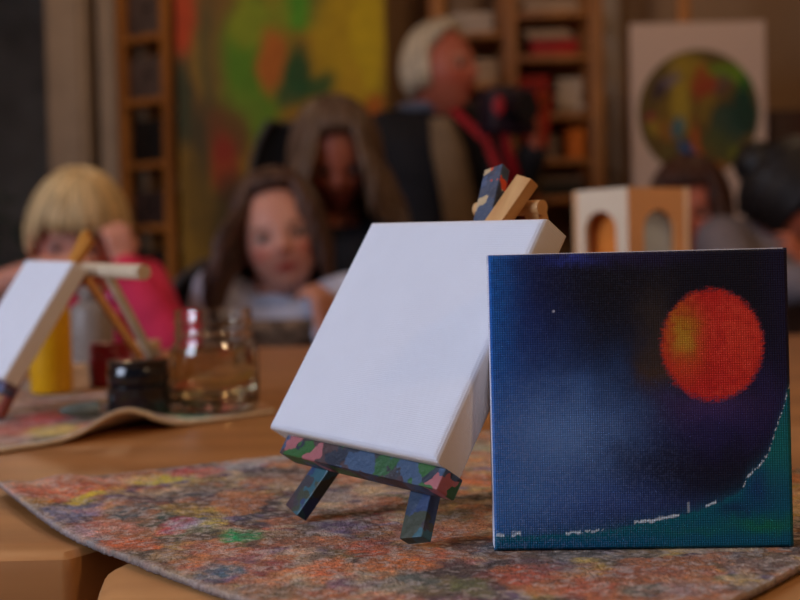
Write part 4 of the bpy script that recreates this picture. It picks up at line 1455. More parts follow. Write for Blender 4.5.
# ------------------------------------------------------------------ people
def head_basis(yaw, pitch, roll):
    """columns: right-hand side of the image (x), face direction (y), crown (z). yaw 0 faces the lens, + turns to the photo's right"""
    R = Matrix.Rotation(yaw, 3, 'Z') @ Matrix(((1, 0, 0), (0, -1, 0), (0, 0, 1)))      # mirror x so face = -Y world
    # build from vectors to stay right handed
    f = Vector((math.sin(yaw) * math.cos(pitch), -math.cos(yaw) * math.cos(pitch), math.sin(pitch)))
    r = Vector((math.cos(yaw), math.sin(yaw), 0))
    r = Quaternion(f, roll) @ r
    z = f.cross(r) * -1
    if z.z < 0: z = -z
    return Matrix((r, f, z)).transposed()          # maps (x, y, z) local -> world; may be left handed, only used for points


def head_points(hh):
    """skull, nose, lips, chin and ears around the head centre; y is the face direction"""
    n1, n2 = 72, 60
    vs = []
    for i in range(n2 + 1):
        th = math.pi * i / n2
        for j in range(n1):
            ph = 2 * math.pi * j / n1
            x, y, z = math.sin(th) * math.cos(ph), math.sin(th) * math.sin(ph), math.cos(th)
            rx, ry, rz = .345, .42, .5
            X, Y, Z_ = rx * x, ry * y, rz * z
            if z < 0:
                X *= 1 - .30 * (-z) ** 1.6
                if y < 0: Y *= 1 - .35 * (-z) ** 1.2
                else: Y *= 1 - .08 * (-z)
            if y > 0:
                Y = Y * (1 - .10 * y)
                def G(cx, cz, sx, sz): return math.exp(-((X - cx) / sx) ** 2 - ((Z_ - cz) / sz) ** 2)
                d = .085 * G(0, -.085, .045, .06) + .045 * G(0, -.01, .032, .09)          # nose tip and bridge
                d += .020 * G(-.05, -.10, .025, .025) + .020 * G(.05, -.10, .025, .025)    # nostril wings
                d -= .045 * (G(-.145, .03, .075, .05) + G(.145, .03, .075, .05))           # eye sockets
                d += .020 * (G(-.14, .10, .10, .03) + G(.14, .10, .10, .03))               # brow
                d += .028 * G(0, -.215, .075, .022) + .026 * G(0, -.262, .065, .022)       # lips
                d -= .016 * G(0, -.24, .085, .008)
                d += .030 * G(0, -.40, .09, .06)                                           # chin
                d += .016 * (G(-.19, -.10, .08, .08) + G(.19, -.10, .08, .08))             # cheeks
                Y += d * min(1, y * 2.2)
            vs.append(Vector((X, Y, Z_)) * hh)
    fs = [(i * n1 + j, i * n1 + (j + 1) % n1, (i + 1) * n1 + (j + 1) % n1, (i + 1) * n1 + j) for i in range(n2) for j in range(n1)]
    return vs, fs


def build_hand(mb, wrist, d, nrm, L, curl=.5, thumb=1, spread=.16):
    """palm, four jointed fingers of unequal length and a thumb leaving the side of the palm. L = hand length"""
    d = Vector(d).normalized(); nrm = Vector(nrm); nrm = (nrm - d * nrm.dot(d)).normalized()
    s = d.cross(nrm) * thumb
    r = L * .052
    pw = L * .40
    lens = (.40, .45, .42, .33)
    for k in range(4):
        off = (k - 1.5) / 3 * pw
        k0 = wrist + s * (-off) * .45
        k1 = wrist + d * L * (.52 - .025 * abs(k - 1)) + s * (-off)
        mb.limb([k0, k1], [r * 1.55, r * 1.35], 8)
        dirn = (d + s * (-(k - 1.5) * spread)).normalized()
        p = k1; ang = 0
        q = [p]
        for seg, fr in enumerate((.45, .31, .24)):
            ang += curl * (.55, .75, .55)[seg]
            dd = dirn * math.cos(ang) + nrm * math.sin(ang)
            p = p + dd * L * lens[k] * fr
            q.append(p)
        mb.limb(q, [r * 1.12, r * 1.02, r * .92, r * .78], 8)
    t0 = wrist + d * L * .14 + s * pw * .40
    t1 = t0 + (d * .7 + s * .75 + nrm * .25).normalized() * L * .20
    t2 = t1 + (d * .9 + s * .25 + nrm * .5).normalized() * L * .15
    t3 = t2 + (d * .9 - s * .05 + nrm * .55).normalized() * L * .11
    mb.limb([t0, t1, t2, t3], [r * 1.6, r * 1.3, r * 1.1, r * .85], 8)


def make_hair(root, hc, Bs, hh, m, style, col, seed, n=260, gap=.5, cap=1.06):
    """combed locks lying on a skull cap. style(az) -> (end polar angle, hanging length, outward flare) for azimuth az (0 = face)"""
    rnd = random.Random(seed)
    mb = MB(); cols = []
    def W(x, y, z): return hc + Bs @ (Vector((x, y, z)) * hh)
    def surf(th, az, k):
        x = math.sin(th) * math.sin(az) * .345 * k; y = math.sin(th) * math.cos(az) * .42 * k; z = math.cos(th) * .5 * k
        if z < 0: x *= 1 - .18 * (-math.cos(th)) ** 1.6
        return Vector((x, y - .02, z + .015))
    def addc(n0, c):
        cols.extend([c] * (len(mb.v) - n0))
    # cap
    n0 = len(mb.v)
    A_, B_ = 48, 14
    vs = []
    for i in range(B_ + 1):
        for j in range(A_):
            az = 2 * math.pi * j / A_
            e = style(az if az < math.pi else az - 2 * math.pi)[0]
            p = surf(e * i / B_ * .98, az, cap + .02 * rnd.random())
            vs.append(W(*p))
    n_in = len(vs)
    for i in range(B_ + 1):
        for j in range(A_):
            az = 2 * math.pi * j / A_
            e = style(az if az < math.pi else az - 2 * math.pi)[0]
            vs.append(W(*surf(e * i / B_ * .98, az, cap - .05)))
    fs = [(i * A_ + j, i * A_ + (j + 1) % A_, (i + 1) * A_ + (j + 1) % A_, (i + 1) * A_ + j) for i in range(B_) for j in range(A_)]
    fs += [tuple(n_in + q for q in f)[::-1] for f in fs]
    fs += [(B_ * A_ + j, B_ * A_ + (j + 1) % A_, n_in + B_ * A_ + (j + 1) % A_, n_in + B_ * A_ + j) for j in range(A_)]
    mb.add(vs, fs)
    addc(n0, s2l(col) * .75)
    for k in range(n):
        az = rnd.uniform(-math.pi, math.pi)
        e, hang, flare = style(az)
        if e < .2: continue
        th0 = rnd.uniform(.02, min(.5, e * .4))
        kk = cap + .03 + rnd.random() * .09
        pts, rad = [], []
        r0 = hh * rnd.uniform(.030, .048)
        e2 = e * rnd.uniform(.93, 1.05)
        for q in range(8):
            t = q / 7
            pts.append(W(*surf(th0 + (e2 - th0) * t, az + .06 * math.sin(t * 5 + k), kk)))
            rad.append(r0 * (.6 + .4 * min(1, t * 3)))
        if hang > 0:
            out = Bs @ Vector((math.sin(az), math.cos(az), 0)); out.z = 0
            out = out.normalized() if out.length > 0 else out
            L_ = hang * rnd.uniform(.8, 1.08)
            p = pts[-1].copy(); ph = rnd.uniform(0, 6)
            for q in range(1, 8):
                t = q / 7
                pts.append(p + Vector((0, 0, -L_ * t)) + out * (flare * math.sin(t * math.pi * .6)) + Vector((math.sin(ph + t * 7), math.cos(ph + t * 6), 0)) * hh * .02 * min(1, hang / .15))
                rad.append(r0 * (1 - .75 * t ** 2))
        else:
            rad[-1] = r0 * .35; rad[-2] = r0 * .75
        n0 = len(mb.v)
        mb.tube(pts, rad, 6, flat=.55)
        c = s2l(col) * rnd.uniform(.62, 1.35)
        addc(n0, np.minimum(c, 1))
    return mb.build('hair', m, root, colors=np.array(cols), sharp=180)


M['hair'] = vmat('hair', .45, bump=.3, bscale=300, dist=.001, spec=.35)
M['eyew'] = mat('eye_white', (176, 160, 152), .15, .02, 50)
M['iris'] = mat('dark_iris', (46, 32, 24), .1, .1, 50)


def skin_colour(pts, hc, Bs, hh, tone, brow):
    """freckle-free skin: rosier cheeks, nose, lips and knuckles; brows are hairs on it"""
    P = np.array(pts) - np.array(hc)
    Bi = np.array(Bs.inverted())
    l = P @ Bi.T / hh
    x, y, z = l[:, 0], l[:, 1], l[:, 2]
    C = np.tile(s2l(tone), (len(P), 1)) * (.94 + .12 * fbm(np.array(pts), 40, 3))[:, None]
    near = (np.abs(x) < .5) & (np.abs(z) < .62) & (y > .1)
    def mix(C, c, a_): a_ = (np.clip(a_, 0, 1) * near)[:, None]; return C * (1 - a_) + s2l(c) * a_
    g = lambda cx, cz, sx, sz: np.exp(-((x - cx) / sx) ** 2 - ((z - cz) / sz) ** 2)
    rosy = tuple(int(q) for q in np.array(tone) * np.array([1.0, .72, .68]))
    C = mix(C, rosy, .7 * (g(-.2, -.1, .09, .07) + g(.2, -.1, .09, .07)) + .5 * g(0, -.1, .06, .04))
    C = mix(C, tuple(int(q) for q in np.array(tone) * np.array([.80, .42, .42])), 1.5 * g(0, -.238, .095, .036))
    C = mix(C, brow, 1.2 * (g(-.145, .115, .075, .016) + g(.145, .115, .075, .016)) * .8)
    C = mix(C, tuple(int(q) for q in np.array(tone) * .45), .95 * (g(-.145, .035, .075, .034) + g(.145, .035, .075, .034)))  # eye sockets darkened, their shade put into the skin colour
    return C


def person(label, hc, hh, yaw, pitch, roll, tone, brow, neck, sh, el, wr, hands, pelvis, knees, feet, shirt, trousers, bodyyaw,
           chest=(.17, .115), arm_r=.034, sleeve_to=(1, 1), group=None, voxel=.0065, extra=None, shirt_name='shirt', legs=True, hand_k=.68):
    """sh, el, wr: (left of photo, right of photo). hands: (dir, palm normal, curl, thumb sign) or None"""
    root = thing('person', Vector((pelvis.x, pelvis.y, 0)), label, 'person', group)
    Bs = head_basis(yaw, pitch, roll)
    mb = MB()
    vs, fs = head_points(hh)
    mb.add([hc + Bs @ p for p in vs], fs)
    for s in (-1, 1):
        mb.sphere(hc + Bs @ (Vector((s * .335, -.03, -.02)) * hh), (.028 * hh, .065 * hh, .10 * hh), 10, 8, Matrix([c for c in Bs.transposed()]).transposed())
    for s in (-1, 1):                                # eyelids, part of the skin
        mb.sphere(hc + Bs @ (Vector((s * .145, .262, .050)) * hh), (.072 * hh, .072 * hh, .052 * hh), 14, 10)
        mb.sphere(hc + Bs @ (Vector((s * .145, .256, -.006)) * hh), (.066 * hh, .062 * hh, .030 * hh), 14, 10)
    nb = neck
    mb.limb([hc + Bs @ (Vector((0, -.10, -.22)) * hh), nb + Vector((0, 0, .01))], [hh * .21, hh * .24], 16)
    ax = Vector((math.cos(bodyyaw), math.sin(bodyyaw), 0))
    cw, cd = chest
    def rings(g):
        cs = pelvis.lerp(nb, .75)
        return [(pelvis + Vector((0, 0, -.07)), cw * .80 + g, cd * 1.0 + g), (pelvis + Vector((0, 0, .03)), cw * .95 + g, cd * 1.1 + g), (pelvis.lerp(nb, .35), cw * .84 + g, cd * .95 + g),
                (pelvis.lerp(nb, .62), cw * .98 + g, cd * 1.02 + g), (pelvis.lerp(nb, .80), cw * 1.02 + g, cd * .95 + g), (pelvis.lerp(nb, .92), cw * .82 + g, cd * .72 + g), (nb + Vector((0, 0, -.002)), cw * .42 + g * .5, cd * .5 + g * .5)]
    mb.loft(rings(0), bodyyaw, 28)
    for k in (0, 1):
        mb.limb([nb.lerp(sh[k], .35) - Vector((0, 0, .02)), sh[k]], [arm_r * 1.25, arm_r * 1.3], 14)
        mb.limb([sh[k], sh[k].lerp(el[k], .5), el[k]], [arm_r * 1.3, arm_r * 1.15, arm_r * .92], 14)
        mb.limb([el[k], el[k].lerp(wr[k], .35), wr[k]], [arm_r * .92, arm_r * .95, arm_r * .62], 14)
        if hands[k]:
            d, nn, cu, th = hands[k]
            build_hand(mb, wr[k], d, nn, hh * hand_k, cu, th)
    if legs:
        hipw = cw * .5
        for k, s in ((0, -1), (1, 1)):
            hp = pelvis + ax * s * hipw - Vector((0, 0, .04))
            mb.limb([hp, hp.lerp(knees[k], .5), knees[k]], [arm_r * 2.1, arm_r * 1.8, arm_r * 1.35], 14)
            mb.limb([knees[k], knees[k].lerp(feet[k], .35), feet[k] + Vector((0, 0, .06))], [arm_r * 1.3, arm_r * 1.35, arm_r * .9], 14)
            fd = Vector((math.sin(bodyyaw), -math.cos(bodyyaw), 0))
            mb.limb([feet[k] + Vector((0, 0, .045)), feet[k] + fd * hh * .55 + Vector((0, 0, .035))], [arm_r, arm_r * .8], 12)
    body = remesh(mb, voxel, 3)
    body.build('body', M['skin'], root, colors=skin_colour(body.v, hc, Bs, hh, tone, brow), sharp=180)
    for s in (-1, 1):
        ec = hc + Bs @ (Vector((s * .145, .276, .024)) * hh)
        e = MB().sphere(ec, .060 * hh, 18, 14).build('eye', M['eyew'], root)
        MB().sphere(ec + (Bs @ Vector((0, 1, -.18))).normalized() * .032 * hh, .040 * hh, 14, 10).build('iris', M['iris'], e)
    # clothes follow the body
    cl = MB()
    g = .014
    cl.loft(rings(g), bodyyaw, 30)
    cl2 = []
    for k in (0, 1):
        cl.limb([nb.lerp(sh[k], .30) - Vector((0, 0, .022)), sh[k]], [arm_r * 1.25 + g * .8, arm_r * 1.3 + g], 14)
        cl.limb([sh[k], sh[k].lerp(el[k], .5), el[k]], [arm_r * 1.3 + g, arm_r * 1.2 + g, arm_r * 1.05 + g], 14)
        if sleeve_to[k] > 0:
            e2 = el[k].lerp(wr[k], sleeve_to[k] * .92)
            cl.limb([el[k], el[k].lerp(e2, .5), e2], [arm_r * 1.05 + g, arm_r * 1.0 + g * .9, arm_r * .72 + g], 14)
    c_ = remesh(cl, voxel * 1.3, 2)
    V = np.array(c_.v)
    w_ = (fbm(V * np.array([1, 1, .5]), 14, 31, 3) - .5)[:, None] * .012 + (fbm(V, 40, 35, 2) - .5)[:, None] * .004
    cen = np.array(pelvis.lerp(nb, .6))[None, :]
    dirs = V - cen; dirs[:, 2] = 0
    dirs /= np.maximum(np.linalg.norm(dirs, axis=1)[:, None], .02)
    c_.v = [tuple(q) for q in V + dirs * w_]
    sh_o = c_.build(shirt_name, shirt, root, sharp=180)
    if legs:
        tr = MB()
        tr.loft([(pelvis + Vector((0, 0, -.08)), cw * .8 + g * 1.3, cd + g * 1.3), (pelvis + Vector((0, 0, .05)), cw * .93 + g * 1.3, cd * 1.1 + g * 1.3)], bodyyaw, 24)
        for k, s in ((0, -1), (1, 1)):
            hp = pelvis + ax * s * cw * .5 - Vector((0, 0, .04))
            tr.limb([hp, hp.lerp(knees[k], .5), knees[k]], [arm_r * 2.1 + g, arm_r * 1.8 + g, arm_r * 1.35 + g], 14)
            tr.limb([knees[k], knees[k].lerp(feet[k], .35), feet[k] + Vector((0, 0, .09))], [arm_r * 1.35 + g, arm_r * 1.35 + g, arm_r * 1.0 + g], 14)
        remesh(tr, .011, 2).build('trousers', trousers, root, sharp=180)
        fd = Vector((math.sin(bodyyaw), -math.cos(bodyyaw), 0))
        for k in (0, 1):
            MB().limb([feet[k] + Vector((0, 0, .052)), feet[k] + fd * hh * .3 + Vector((0, 0, .045)), feet[k] + fd * hh * .62 + Vector((0, 0, .036))], [arm_r + .014, arm_r + .01, arm_r * .85 + .008], 16).build('shoe', M['cloth_dark'], root)
    return root, Bs, sh_o


def seated(hc, hh, yaw_b, D, px, drop, fwd, wid=.14):
    """neck, pelvis, knees and feet of someone on a stool at depth D, head at hc"""
    fd = Vector((math.sin(yaw_b), -math.cos(yaw_b), 0)); ax = Vector((math.cos(yaw_b), math.sin(yaw_b), 0))
    neck = Vector((px, D, hc.z - hh * .62))
    pel = Vector((px, D, 0)) - fd * fwd; pel.z = drop
    kn = [pel + fd * .34 + ax * s * .09 - Vector((0, 0, .03)) for s in (-1, 1)]
    ft = [Vector((k.x, k.y, 0)) + fd * .0 for k in kn]
    return neck, pel, kn, ft, fd, ax


M['pink'] = mat('pink_red_shirt', (214, 44, 84), .8, .15, 10, .3, 200)
M['grey'] = mat('light_grey_knit', (178, 178, 192), .9, .08, 20, .4, 300)
M['jacket'] = mat('dark_navy_jacket', (22, 22, 30), .8, .15, 10, .3, 200)
M['khaki'] = mat('khaki_shirt', (128, 104, 78), .85, .06, 20, .3, 300)
M['greytop'] = mat('grey_sweater', (120, 110, 114), .9, .08, 20, .4, 300)
M['jeans'] = mat('dark_blue_denim', (34, 42, 66), .9, .1, 60, .2, 400)

# --- blond child
D = 2.06
hc = at(78, 240, D)
hh = .192
nk, pel, kn, ft, fd, ax = seated(hc, hh, .0, D + .05, at(105, 228, D).x, .50, .03)
nk = Vector((at(92, 280, D).x, D + .06, at(92, 288, D).z))
pel = Vector((at(112, 300, D).x, D + .14, .46)); kn = [pel + Vector((s * .08, -.32, -.02)) for s in (-1, 1)]; ft = [Vector((k.x, k.y + .02, 0)) for k in kn]
shl = [at(52, 306, D + .06), at(144, 284, D + .06)]
ell = [at(-22, 296, D - .14), at(166, 340, D - .16)]
wrl = [at(44, 266, D - .22), at(122, 264, D - .16)]
child, Bs, _ = person('blond child with a bowl cut in a pink-red shirt behind the left easel', hc, hh, .10, -.38, -.12, (206, 142, 120), (120, 84, 44), nk, shl, ell, wrl,
       [((.9, -.1, .25), (0, .3, -1), .5, -1), ((-.12, .0, 1), (-.6, 1, .2), 1.15, -1)], pel, kn, ft, M['pink'], M['jeans'], .0, chest=(.125, .085), arm_r=.026, sleeve_to=(0.0, .95), voxel=.006, hand_k=.50)
def st_child(az):
    a_ = abs(az)
    if a_ < .75: return (1.17 + .10 * a_, 0, 0)
    if a_ < 1.3: return (1.30 + (a_ - .75) * .9, 0, 0)
    return (1.95, 0, 0)
make_hair(child, hc, Bs, hh, M['hair'], st_child, (210, 180, 130), 3, 460, cap=1.14)

# --- girl with long brown hair
D = 2.10
hc = at(280, 238, D); hh = .200
nk = at(272, 300, D + .05)
pel = Vector((nk.x - .02, D + .12, .46)); kn = [pel + Vector((s * .08, -.32, -.02)) for s in (-1, 1)]; ft = [Vector((k.x, k.y + .02, 0)) for k in kn]
shl = [at(217, 292, D + .02), at(322, 308, D + .06)]
ell = [at(203, 360, D + .0), at(352, 350, D - .10)]
wrl = [at(240, 400, D - .14), at(327, 341, D - .22)]
ell[0].z = .68; wrl[0].z = .60
ell[1].z = TZ + .05
girl, Bs, _ = person('girl with long brown hair in a light grey top, hand raised near her chin', hc, hh, .12, -.05, .19, (200, 140, 118), (80, 54, 40), nk, shl, ell, wrl,
       [((.1, -1, -.05), (0, 0, -1), .35, -1), ((-.05, .1, 1), (-1, .5, 0), 1.4, -1)], pel, kn, ft, M['grey'], M['jeans'], .0, chest=(.125, .085), arm_r=.026, sleeve_to=(1, .9))
def st_long(az):
    a_ = abs(az)
    if a_ < .80: return (.62 + .12 * a_, 0, 0)
    if a_ < 1.35: return (.95 + (a_ - .80) * 1.3, .14, .012)
    return (1.75, .19, .02)
def st_girl(az):
    e, h_, f_ = st_long(az)
    if h_ > 0 and az < 0: return (e, h_ - .035, .055)
    return (e, h_ - (.06 if h_ > 0 else 0), f_ * .3)
make_hair(girl, hc, Bs, hh, M['hair'], st_girl, (82, 56, 44), 5, 560, cap=1.07)
# scarf-like collar and a patterned vest front
MB().limb([nk + Vector((math.cos(a_) * .052, math.sin(a_) * .045 - .004, .006 + .006 * math.sin(3 * a_) - .012 * max(0, -math.sin(a_)))) for a_ in np.linspace(0, 2 * math.pi, 20)], .014, 10).build('collar', mat('pale_blue_collar', (176, 182, 200), .9, .1, 40), girl)
vs_ = MB()
c = Vector((nk.x, nk.y, 0))
v0_ = []
for i in range(12):
    z = nk.z - .03 - .15 * i / 11
    for j in range(9):
        a_ = -math.pi / 2 + (j - 4) * .2
        v0_.append((nk.x + math.cos(a_) * (.145), nk.y + .065 + math.sin(a_) * (.170 + .008 * math.sin(i * 1.1)), z))
for i in range(12):
    for j in range(9):
        x, y, z = v0_[i * 9 + j]; v0_.append((x, y + .006, z))
f_ = [(i * 9 + j, i * 9 + j + 1, (i + 1) * 9 + j + 1, (i + 1) * 9 + j) for i in range(11) for j in range(8)]
f_ += [tuple(q + 108 for q in f)[::-1] for f in f_]
ring_ = [j for j in range(9)] + [i * 9 + 8 for i in range(1, 12)] + [99 + j for j in range(7, -1, -1)] + [i * 9 for i in range(10, 0, -1)]
f_ += [(ring_[i], ring_[(i + 1) % len(ring_)], ring_[(i + 1) % len(ring_)] + 108, ring_[i] + 108) for i in range(len(ring_))]
vs_.add(v0_, f_)
vs_.build('vest_front', mat('brown_patterned_knit', (120, 96, 76), .9, .45, 60), girl)

# --- woman behind the girl
D = 2.78
hc = at(336, 164, D); hh = .232
nk = at(338, 226, D + .06)
pel = Vector((nk.x + .02, D + .16, .50)); kn = [pel + Vector((s * .10, -.38, -.01)) for s in (-1, 1)]; ft = [Vector((k.x, k.y + .02, 0)) for k in kn]
shl = [at(268, 246, D + .07), at(408, 250, D + .07)]
ell = [at(262, 330, D - .05), at(412, 330, D - .05)]
wrl = [at(300, 336, D - .24), at(372, 340, D - .24)]
woman, Bs, _ = person('woman with bushy grey-brown hair in a black top looking down behind the girl', hc, hh, .10, -.42, .04, (150, 78, 54), (60, 42, 34), nk, shl, ell, wrl,
       [((.7, -.5, -.3), (0, 0, -1), .6, -1), ((-.7, -.5, -.3), (0, 0, -1), .6, 1)], pel, kn, ft, M['jacket'], M['jeans'], .0, chest=(.165, .11), arm_r=.034)
def st_bushy(az):
    a_ = abs(az)
    if a_ < .58: return (.74 + .1 * a_, 0, 0)
    if a_ < 1.1: return (.95 + (a_ - .58) * 1.3, .17, .035)
    return (1.7, .22, .06)
make_hair(woman, hc, Bs, hh, M['hair'], st_bushy, (104, 80, 62), 7, 680, cap=1.20)

# --- standing man with white hair
D = 3.55
hc = at(444, 72, D); hh = .255
nk = at(427, 113, D + .07)
pel = Vector((nk.x + .03, D + .10, .82))
kn = [Vector((pel.x + s * .10, pel.y - .03, .45)) for s in (-1, 1)]; ft = [Vector((k.x, pel.y + .02, 0)) for k in kn]
by = .35
shl = [at(384, 134, D + .03), at(478, 130, D + .13)]
ell = [at(372, 240, D - .02), at(504, 212, D - .05)]
wrl = [at(440, 275, D - .20), at(534, 150, D - .18)]
man, Bs, jk = person('white-haired man standing in a dark jacket and khaki shirt, looking to the right', hc, hh, .98, .08, .05, (188, 104, 80), (190, 170, 150), nk, shl, ell, wrl,
       [((.6, -.4, -.2), (.4, .6, 0), .8, -1), ((.05, -.1, 1), (-.9, .2, 0), .8, -1)], pel, kn, ft, M['jacket'], M['jeans'], by, chest=(.19, .13), arm_r=.042, shirt_name='jacket', voxel=.008)
def st_man(az):
    a_ = abs(az)
    if a_ < .9: return (.55 + .12 * a_, 0, 0)
    if a_ < 1.5: return (.75 + (a_ - .9) * .8, 0, 0)
    return (1.85 + .12 * (a_ - 1.5), 0, 0)
make_hair(man, hc, Bs, hh, M['hair'], st_man, (206, 190, 164), 9, 520, cap=1.04)


def front_panel(o_root, pts_l, pts_r, yaw_b, name, m, push, n=14, th=.006):
    """cloth panel on the chest between two edges given in room coordinates"""
    fdv = Vector((math.sin(yaw_b), -math.cos(yaw_b), 0))
    vs = []
    for a, b in zip(pts_l, pts_r):
        for j in range(n):
            t = j / (n - 1)
            vs.append(a.lerp(b, t) + fdv * (push * math.sin(t * math.pi)))
    m_ = len(pts_l); k = len(vs)
    vs += [v_ - fdv * th for v_ in vs]
    fs = [(i * n + j, i * n + j + 1, (i + 1) * n + j + 1, (i + 1) * n + j) for i in range(m_ - 1) for j in range(n - 1)]
    fs += [tuple(q + k for q in f)[::-1] for f in fs]
    rg = [j for j in range(n)] + [i * n + n - 1 for i in range(1, m_)] + [(m_ - 1) * n + j for j in range(n - 2, -1, -1)] + [i * n for i in range(m_ - 2, 0, -1)]
    fs += [(rg[i], rg[(i + 1) % len(rg)], rg[(i + 1) % len(rg)] + k, rg[i] + k) for i in range(len(rg))]
    return MB().add(vs, fs).build(name, m, o_root)


F = D - .115
front_panel(man, [at(430, 118, F + .03), at(432, 150, F), at(440, 190, F), at(448, 240, F), at(450, 290, F)],
            [at(452, 118, F + .03), at(466, 150, F), at(474, 190, F), at(480, 240, F), at(482, 290, F)], by, 'shirt_front', M['khaki'], .03)
MB().limb([nk + Vector((math.cos(a_) * .075, math.sin(a_) * .065 - .01, .012)) for a_ in np.linspace(0, 2 * math.pi, 20)], .016, 10).build('collar', mat('blue_grey_collar', (96, 104, 124), .8, .1, 30), man)
M['redstrap'] = mat('red_strap', (176, 24, 40), .6, .1, 30)
# camera with a red strap, held up at the right
cc = at(507, 112, D - .24)
cmr = thing('photo_camera', cc, 'dark camera with a red strap held up by the white-haired man', 'camera')
Rc = Matrix.Rotation(.5, 3, 'Z')
MB().box(cc, (.145, .08, .125), Rc, .012, 3).build('camera_body', mat('dark_purple_black', (34, 18, 36), .5, .1, 30), cmr)
MB().box(cc + Vector((-.01, 0, .058)), (.05, .05, .03), Rc, .008).build('viewfinder', M['blackpl'], cmr)
ld = Rc @ Vector((0, -1, 0))
MB().tube([cc + ld * .03, cc + ld * .10], [.036, .038], 24).build('lens', M['blackpl'], cmr)
MB().sphere(cc + Rc @ Vector((-.055, -.038, .01)), (.018, .008, .028), 14, 10).build('strap_lug', M['redstrap'], cmr)
MB().tube([cc + Vector((-.066, 0, -.02)), at(503, 128, D - .27), at(508, 152, D - .24), at(516, 176, D - .20), at(512, 196, D - .17), at(498, 170, D - .20), at(486, 140, D - .14), nk + Vector((.07, -.09, .0))],
          [.012] * 8, 8, flat=.25).build('strap', M['redstrap'], cmr)

# rust-red and olive cloth, stand-in for an unclear reddish shape by the shelf
t = thing('draped_cloth', at(535, 120, 4.0), 'rust-red and olive cloth standing in for an unclear shape in front of the wide shelf', 'draped_cloth')
sc0 = MB()
N1, N2 = 26, 12
vs, fs = [], []
for i in range(N1):
    a = i / (N1 - 1)
    c0_ = at(541 - 22 * a + 3 * math.sin(a * 4), 92 + 130 * a, 3.98)
    for j in range(N2):
        b_ = j / (N2 - 1)
        vs.append(c0_ + Vector(((b_ - .5) * (.06 + .05 * a), .018 * math.sin(b_ * 11 + a * 3), 0)))
vs += [q + Vector((0, .006, 0)) for q in vs]
fs = [(i * N2 + j, i * N2 + j + 1, (i + 1) * N2 + j + 1, (i + 1) * N2 + j) for i in range(N1 - 1) for j in range(N2 - 1)]
fs += [tuple(q + N1 * N2 for q in f)[::-1] for f in fs]
rg = [j for j in range(N2)] + [i * N2 + N2 - 1 for i in range(1, N1)] + [(N1 - 1) * N2 + j for j in range(N2 - 2, -1, -1)] + [i * N2 for i in range(N1 - 2, 0, -1)]
fs += [(rg[i], rg[(i + 1) % len(rg)], rg[(i + 1) % len(rg)] + N1 * N2, rg[i] + N1 * N2) for i in range(len(rg))]
vv = np.array([tuple(q) for q in vs])
f0 = fbm(vv, 9, 77)
cc_ = np.where((f0 > .5)[:, None], s2l((176, 52, 26)), s2l((110, 86, 24)))
sc0.add(vs, fs).build('cloth_sheet', vmat('woven_cloth', .9, bump=.4, bscale=300), t, colors=cc_, sharp=180)
MB().tube([at(541, 92, 3.985) , at(541, 86, 4.03), at(538, 84, 4.12)], .004, 8).build('hook', M['metal'], t)

# --- person with long brown hair behind the toy house
D = 2.95
hc = at(690, 214, D); hh = .235
nk = at(686, 280, D + .04)
pel = Vector((nk.x, D + .12, .48)); kn = [pel + Vector((s * .09, -.34, -.02)) for s in (-1, 1)]; ft = [Vector((k.x, k.y + .02, 0)) for k in kn]
shl = [at(630, 300, D + .05), at(735, 300, D + .05)]
ell = [at(618, 345, D - .12), at(748, 345, D - .12)]
wrl = [at(650, 335, D - .34), at(710, 335, D - .34)]
for q in wrl + ell: q.z = .66
wbr, Bs, _ = person('person with long chestnut hair, face half hidden behind the toy house', hc, hh, -.35, -.12, 0, (190, 104, 80), (70, 40, 26), nk, shl, ell, wrl,
       [((.5, -.8, -.1), (0, 0, -1), .4, -1), ((-.5, -.8, -.1), (0, 0, -1), .4, 1)], pel, kn, ft, mat('dark_plum_top', (44, 30, 38), .9, .1, 20), M['jeans'], .0, chest=(.15, .10), arm_r=.031)
make_hair(wbr, hc, Bs, hh, M['hair'], lambda az: (.98, 0, 0) if abs(az) < .6 else st_long(az), (70, 38, 26), 12, 460, cap=1.08)

# --- dark-haired person at the right edge, bent forward
D = 2.35
hc = at(794, 200, D); hh = .195
nk = at(772, 234, D + .05)
pel = Vector((at(712, 300, D).x, D + .12, .50)); kn = [pel + Vector((s * .09 + .12, -.34, -.02)) for s in (-1, 1)]; ft = [Vector((k.x, k.y + .02, 0)) for k in kn]
shl = [at(722, 243, D + .02), at(782, 256, D + .16)]
ell = [at(742, 345, D - .18), at(846, 335, D - .04)]
wrl = [at(806, 340, D - .28), at(808, 285, D - .16)]
for q in (ell[0], wrl[0], ell[1]): q.z = max(q.z, TZ + .05)
bend, Bs, _ = person('dark-haired person in a grey sweater bending forward at the right edge', hc, hh, 1.15, -.60, .1, (190, 108, 80), (30, 20, 16), nk, shl, ell, wrl,
       [((.9, -.3, 0), (0, 0, -1), .5, -1), ((-.3, -.2, 1), (-.8, .4, 0), .8, -1)], pel, kn, ft, M['greytop'], M['jeans'], .5, chest=(.15, .10), arm_r=.032)
def st_dark(az):
    a_ = abs(az)
    if a_ < .7: return (.85, 0, 0)
    if a_ < 1.3: return (1.1 + (a_ - .7) * .9, 0, 0)
    return (2.2, 0, 0)
make_hair(bend, hc, Bs, hh, M['hair'], st_dark, (26, 20, 20), 14, 480, cap=1.10)
MB().sphere(hc + Bs @ (Vector((0, -.50, .12)) * hh), hh * .24, 18, 12).build('hair_bun', mat('black_hair', (20, 16, 16), .5, .3, 60, .6, 200), bend)

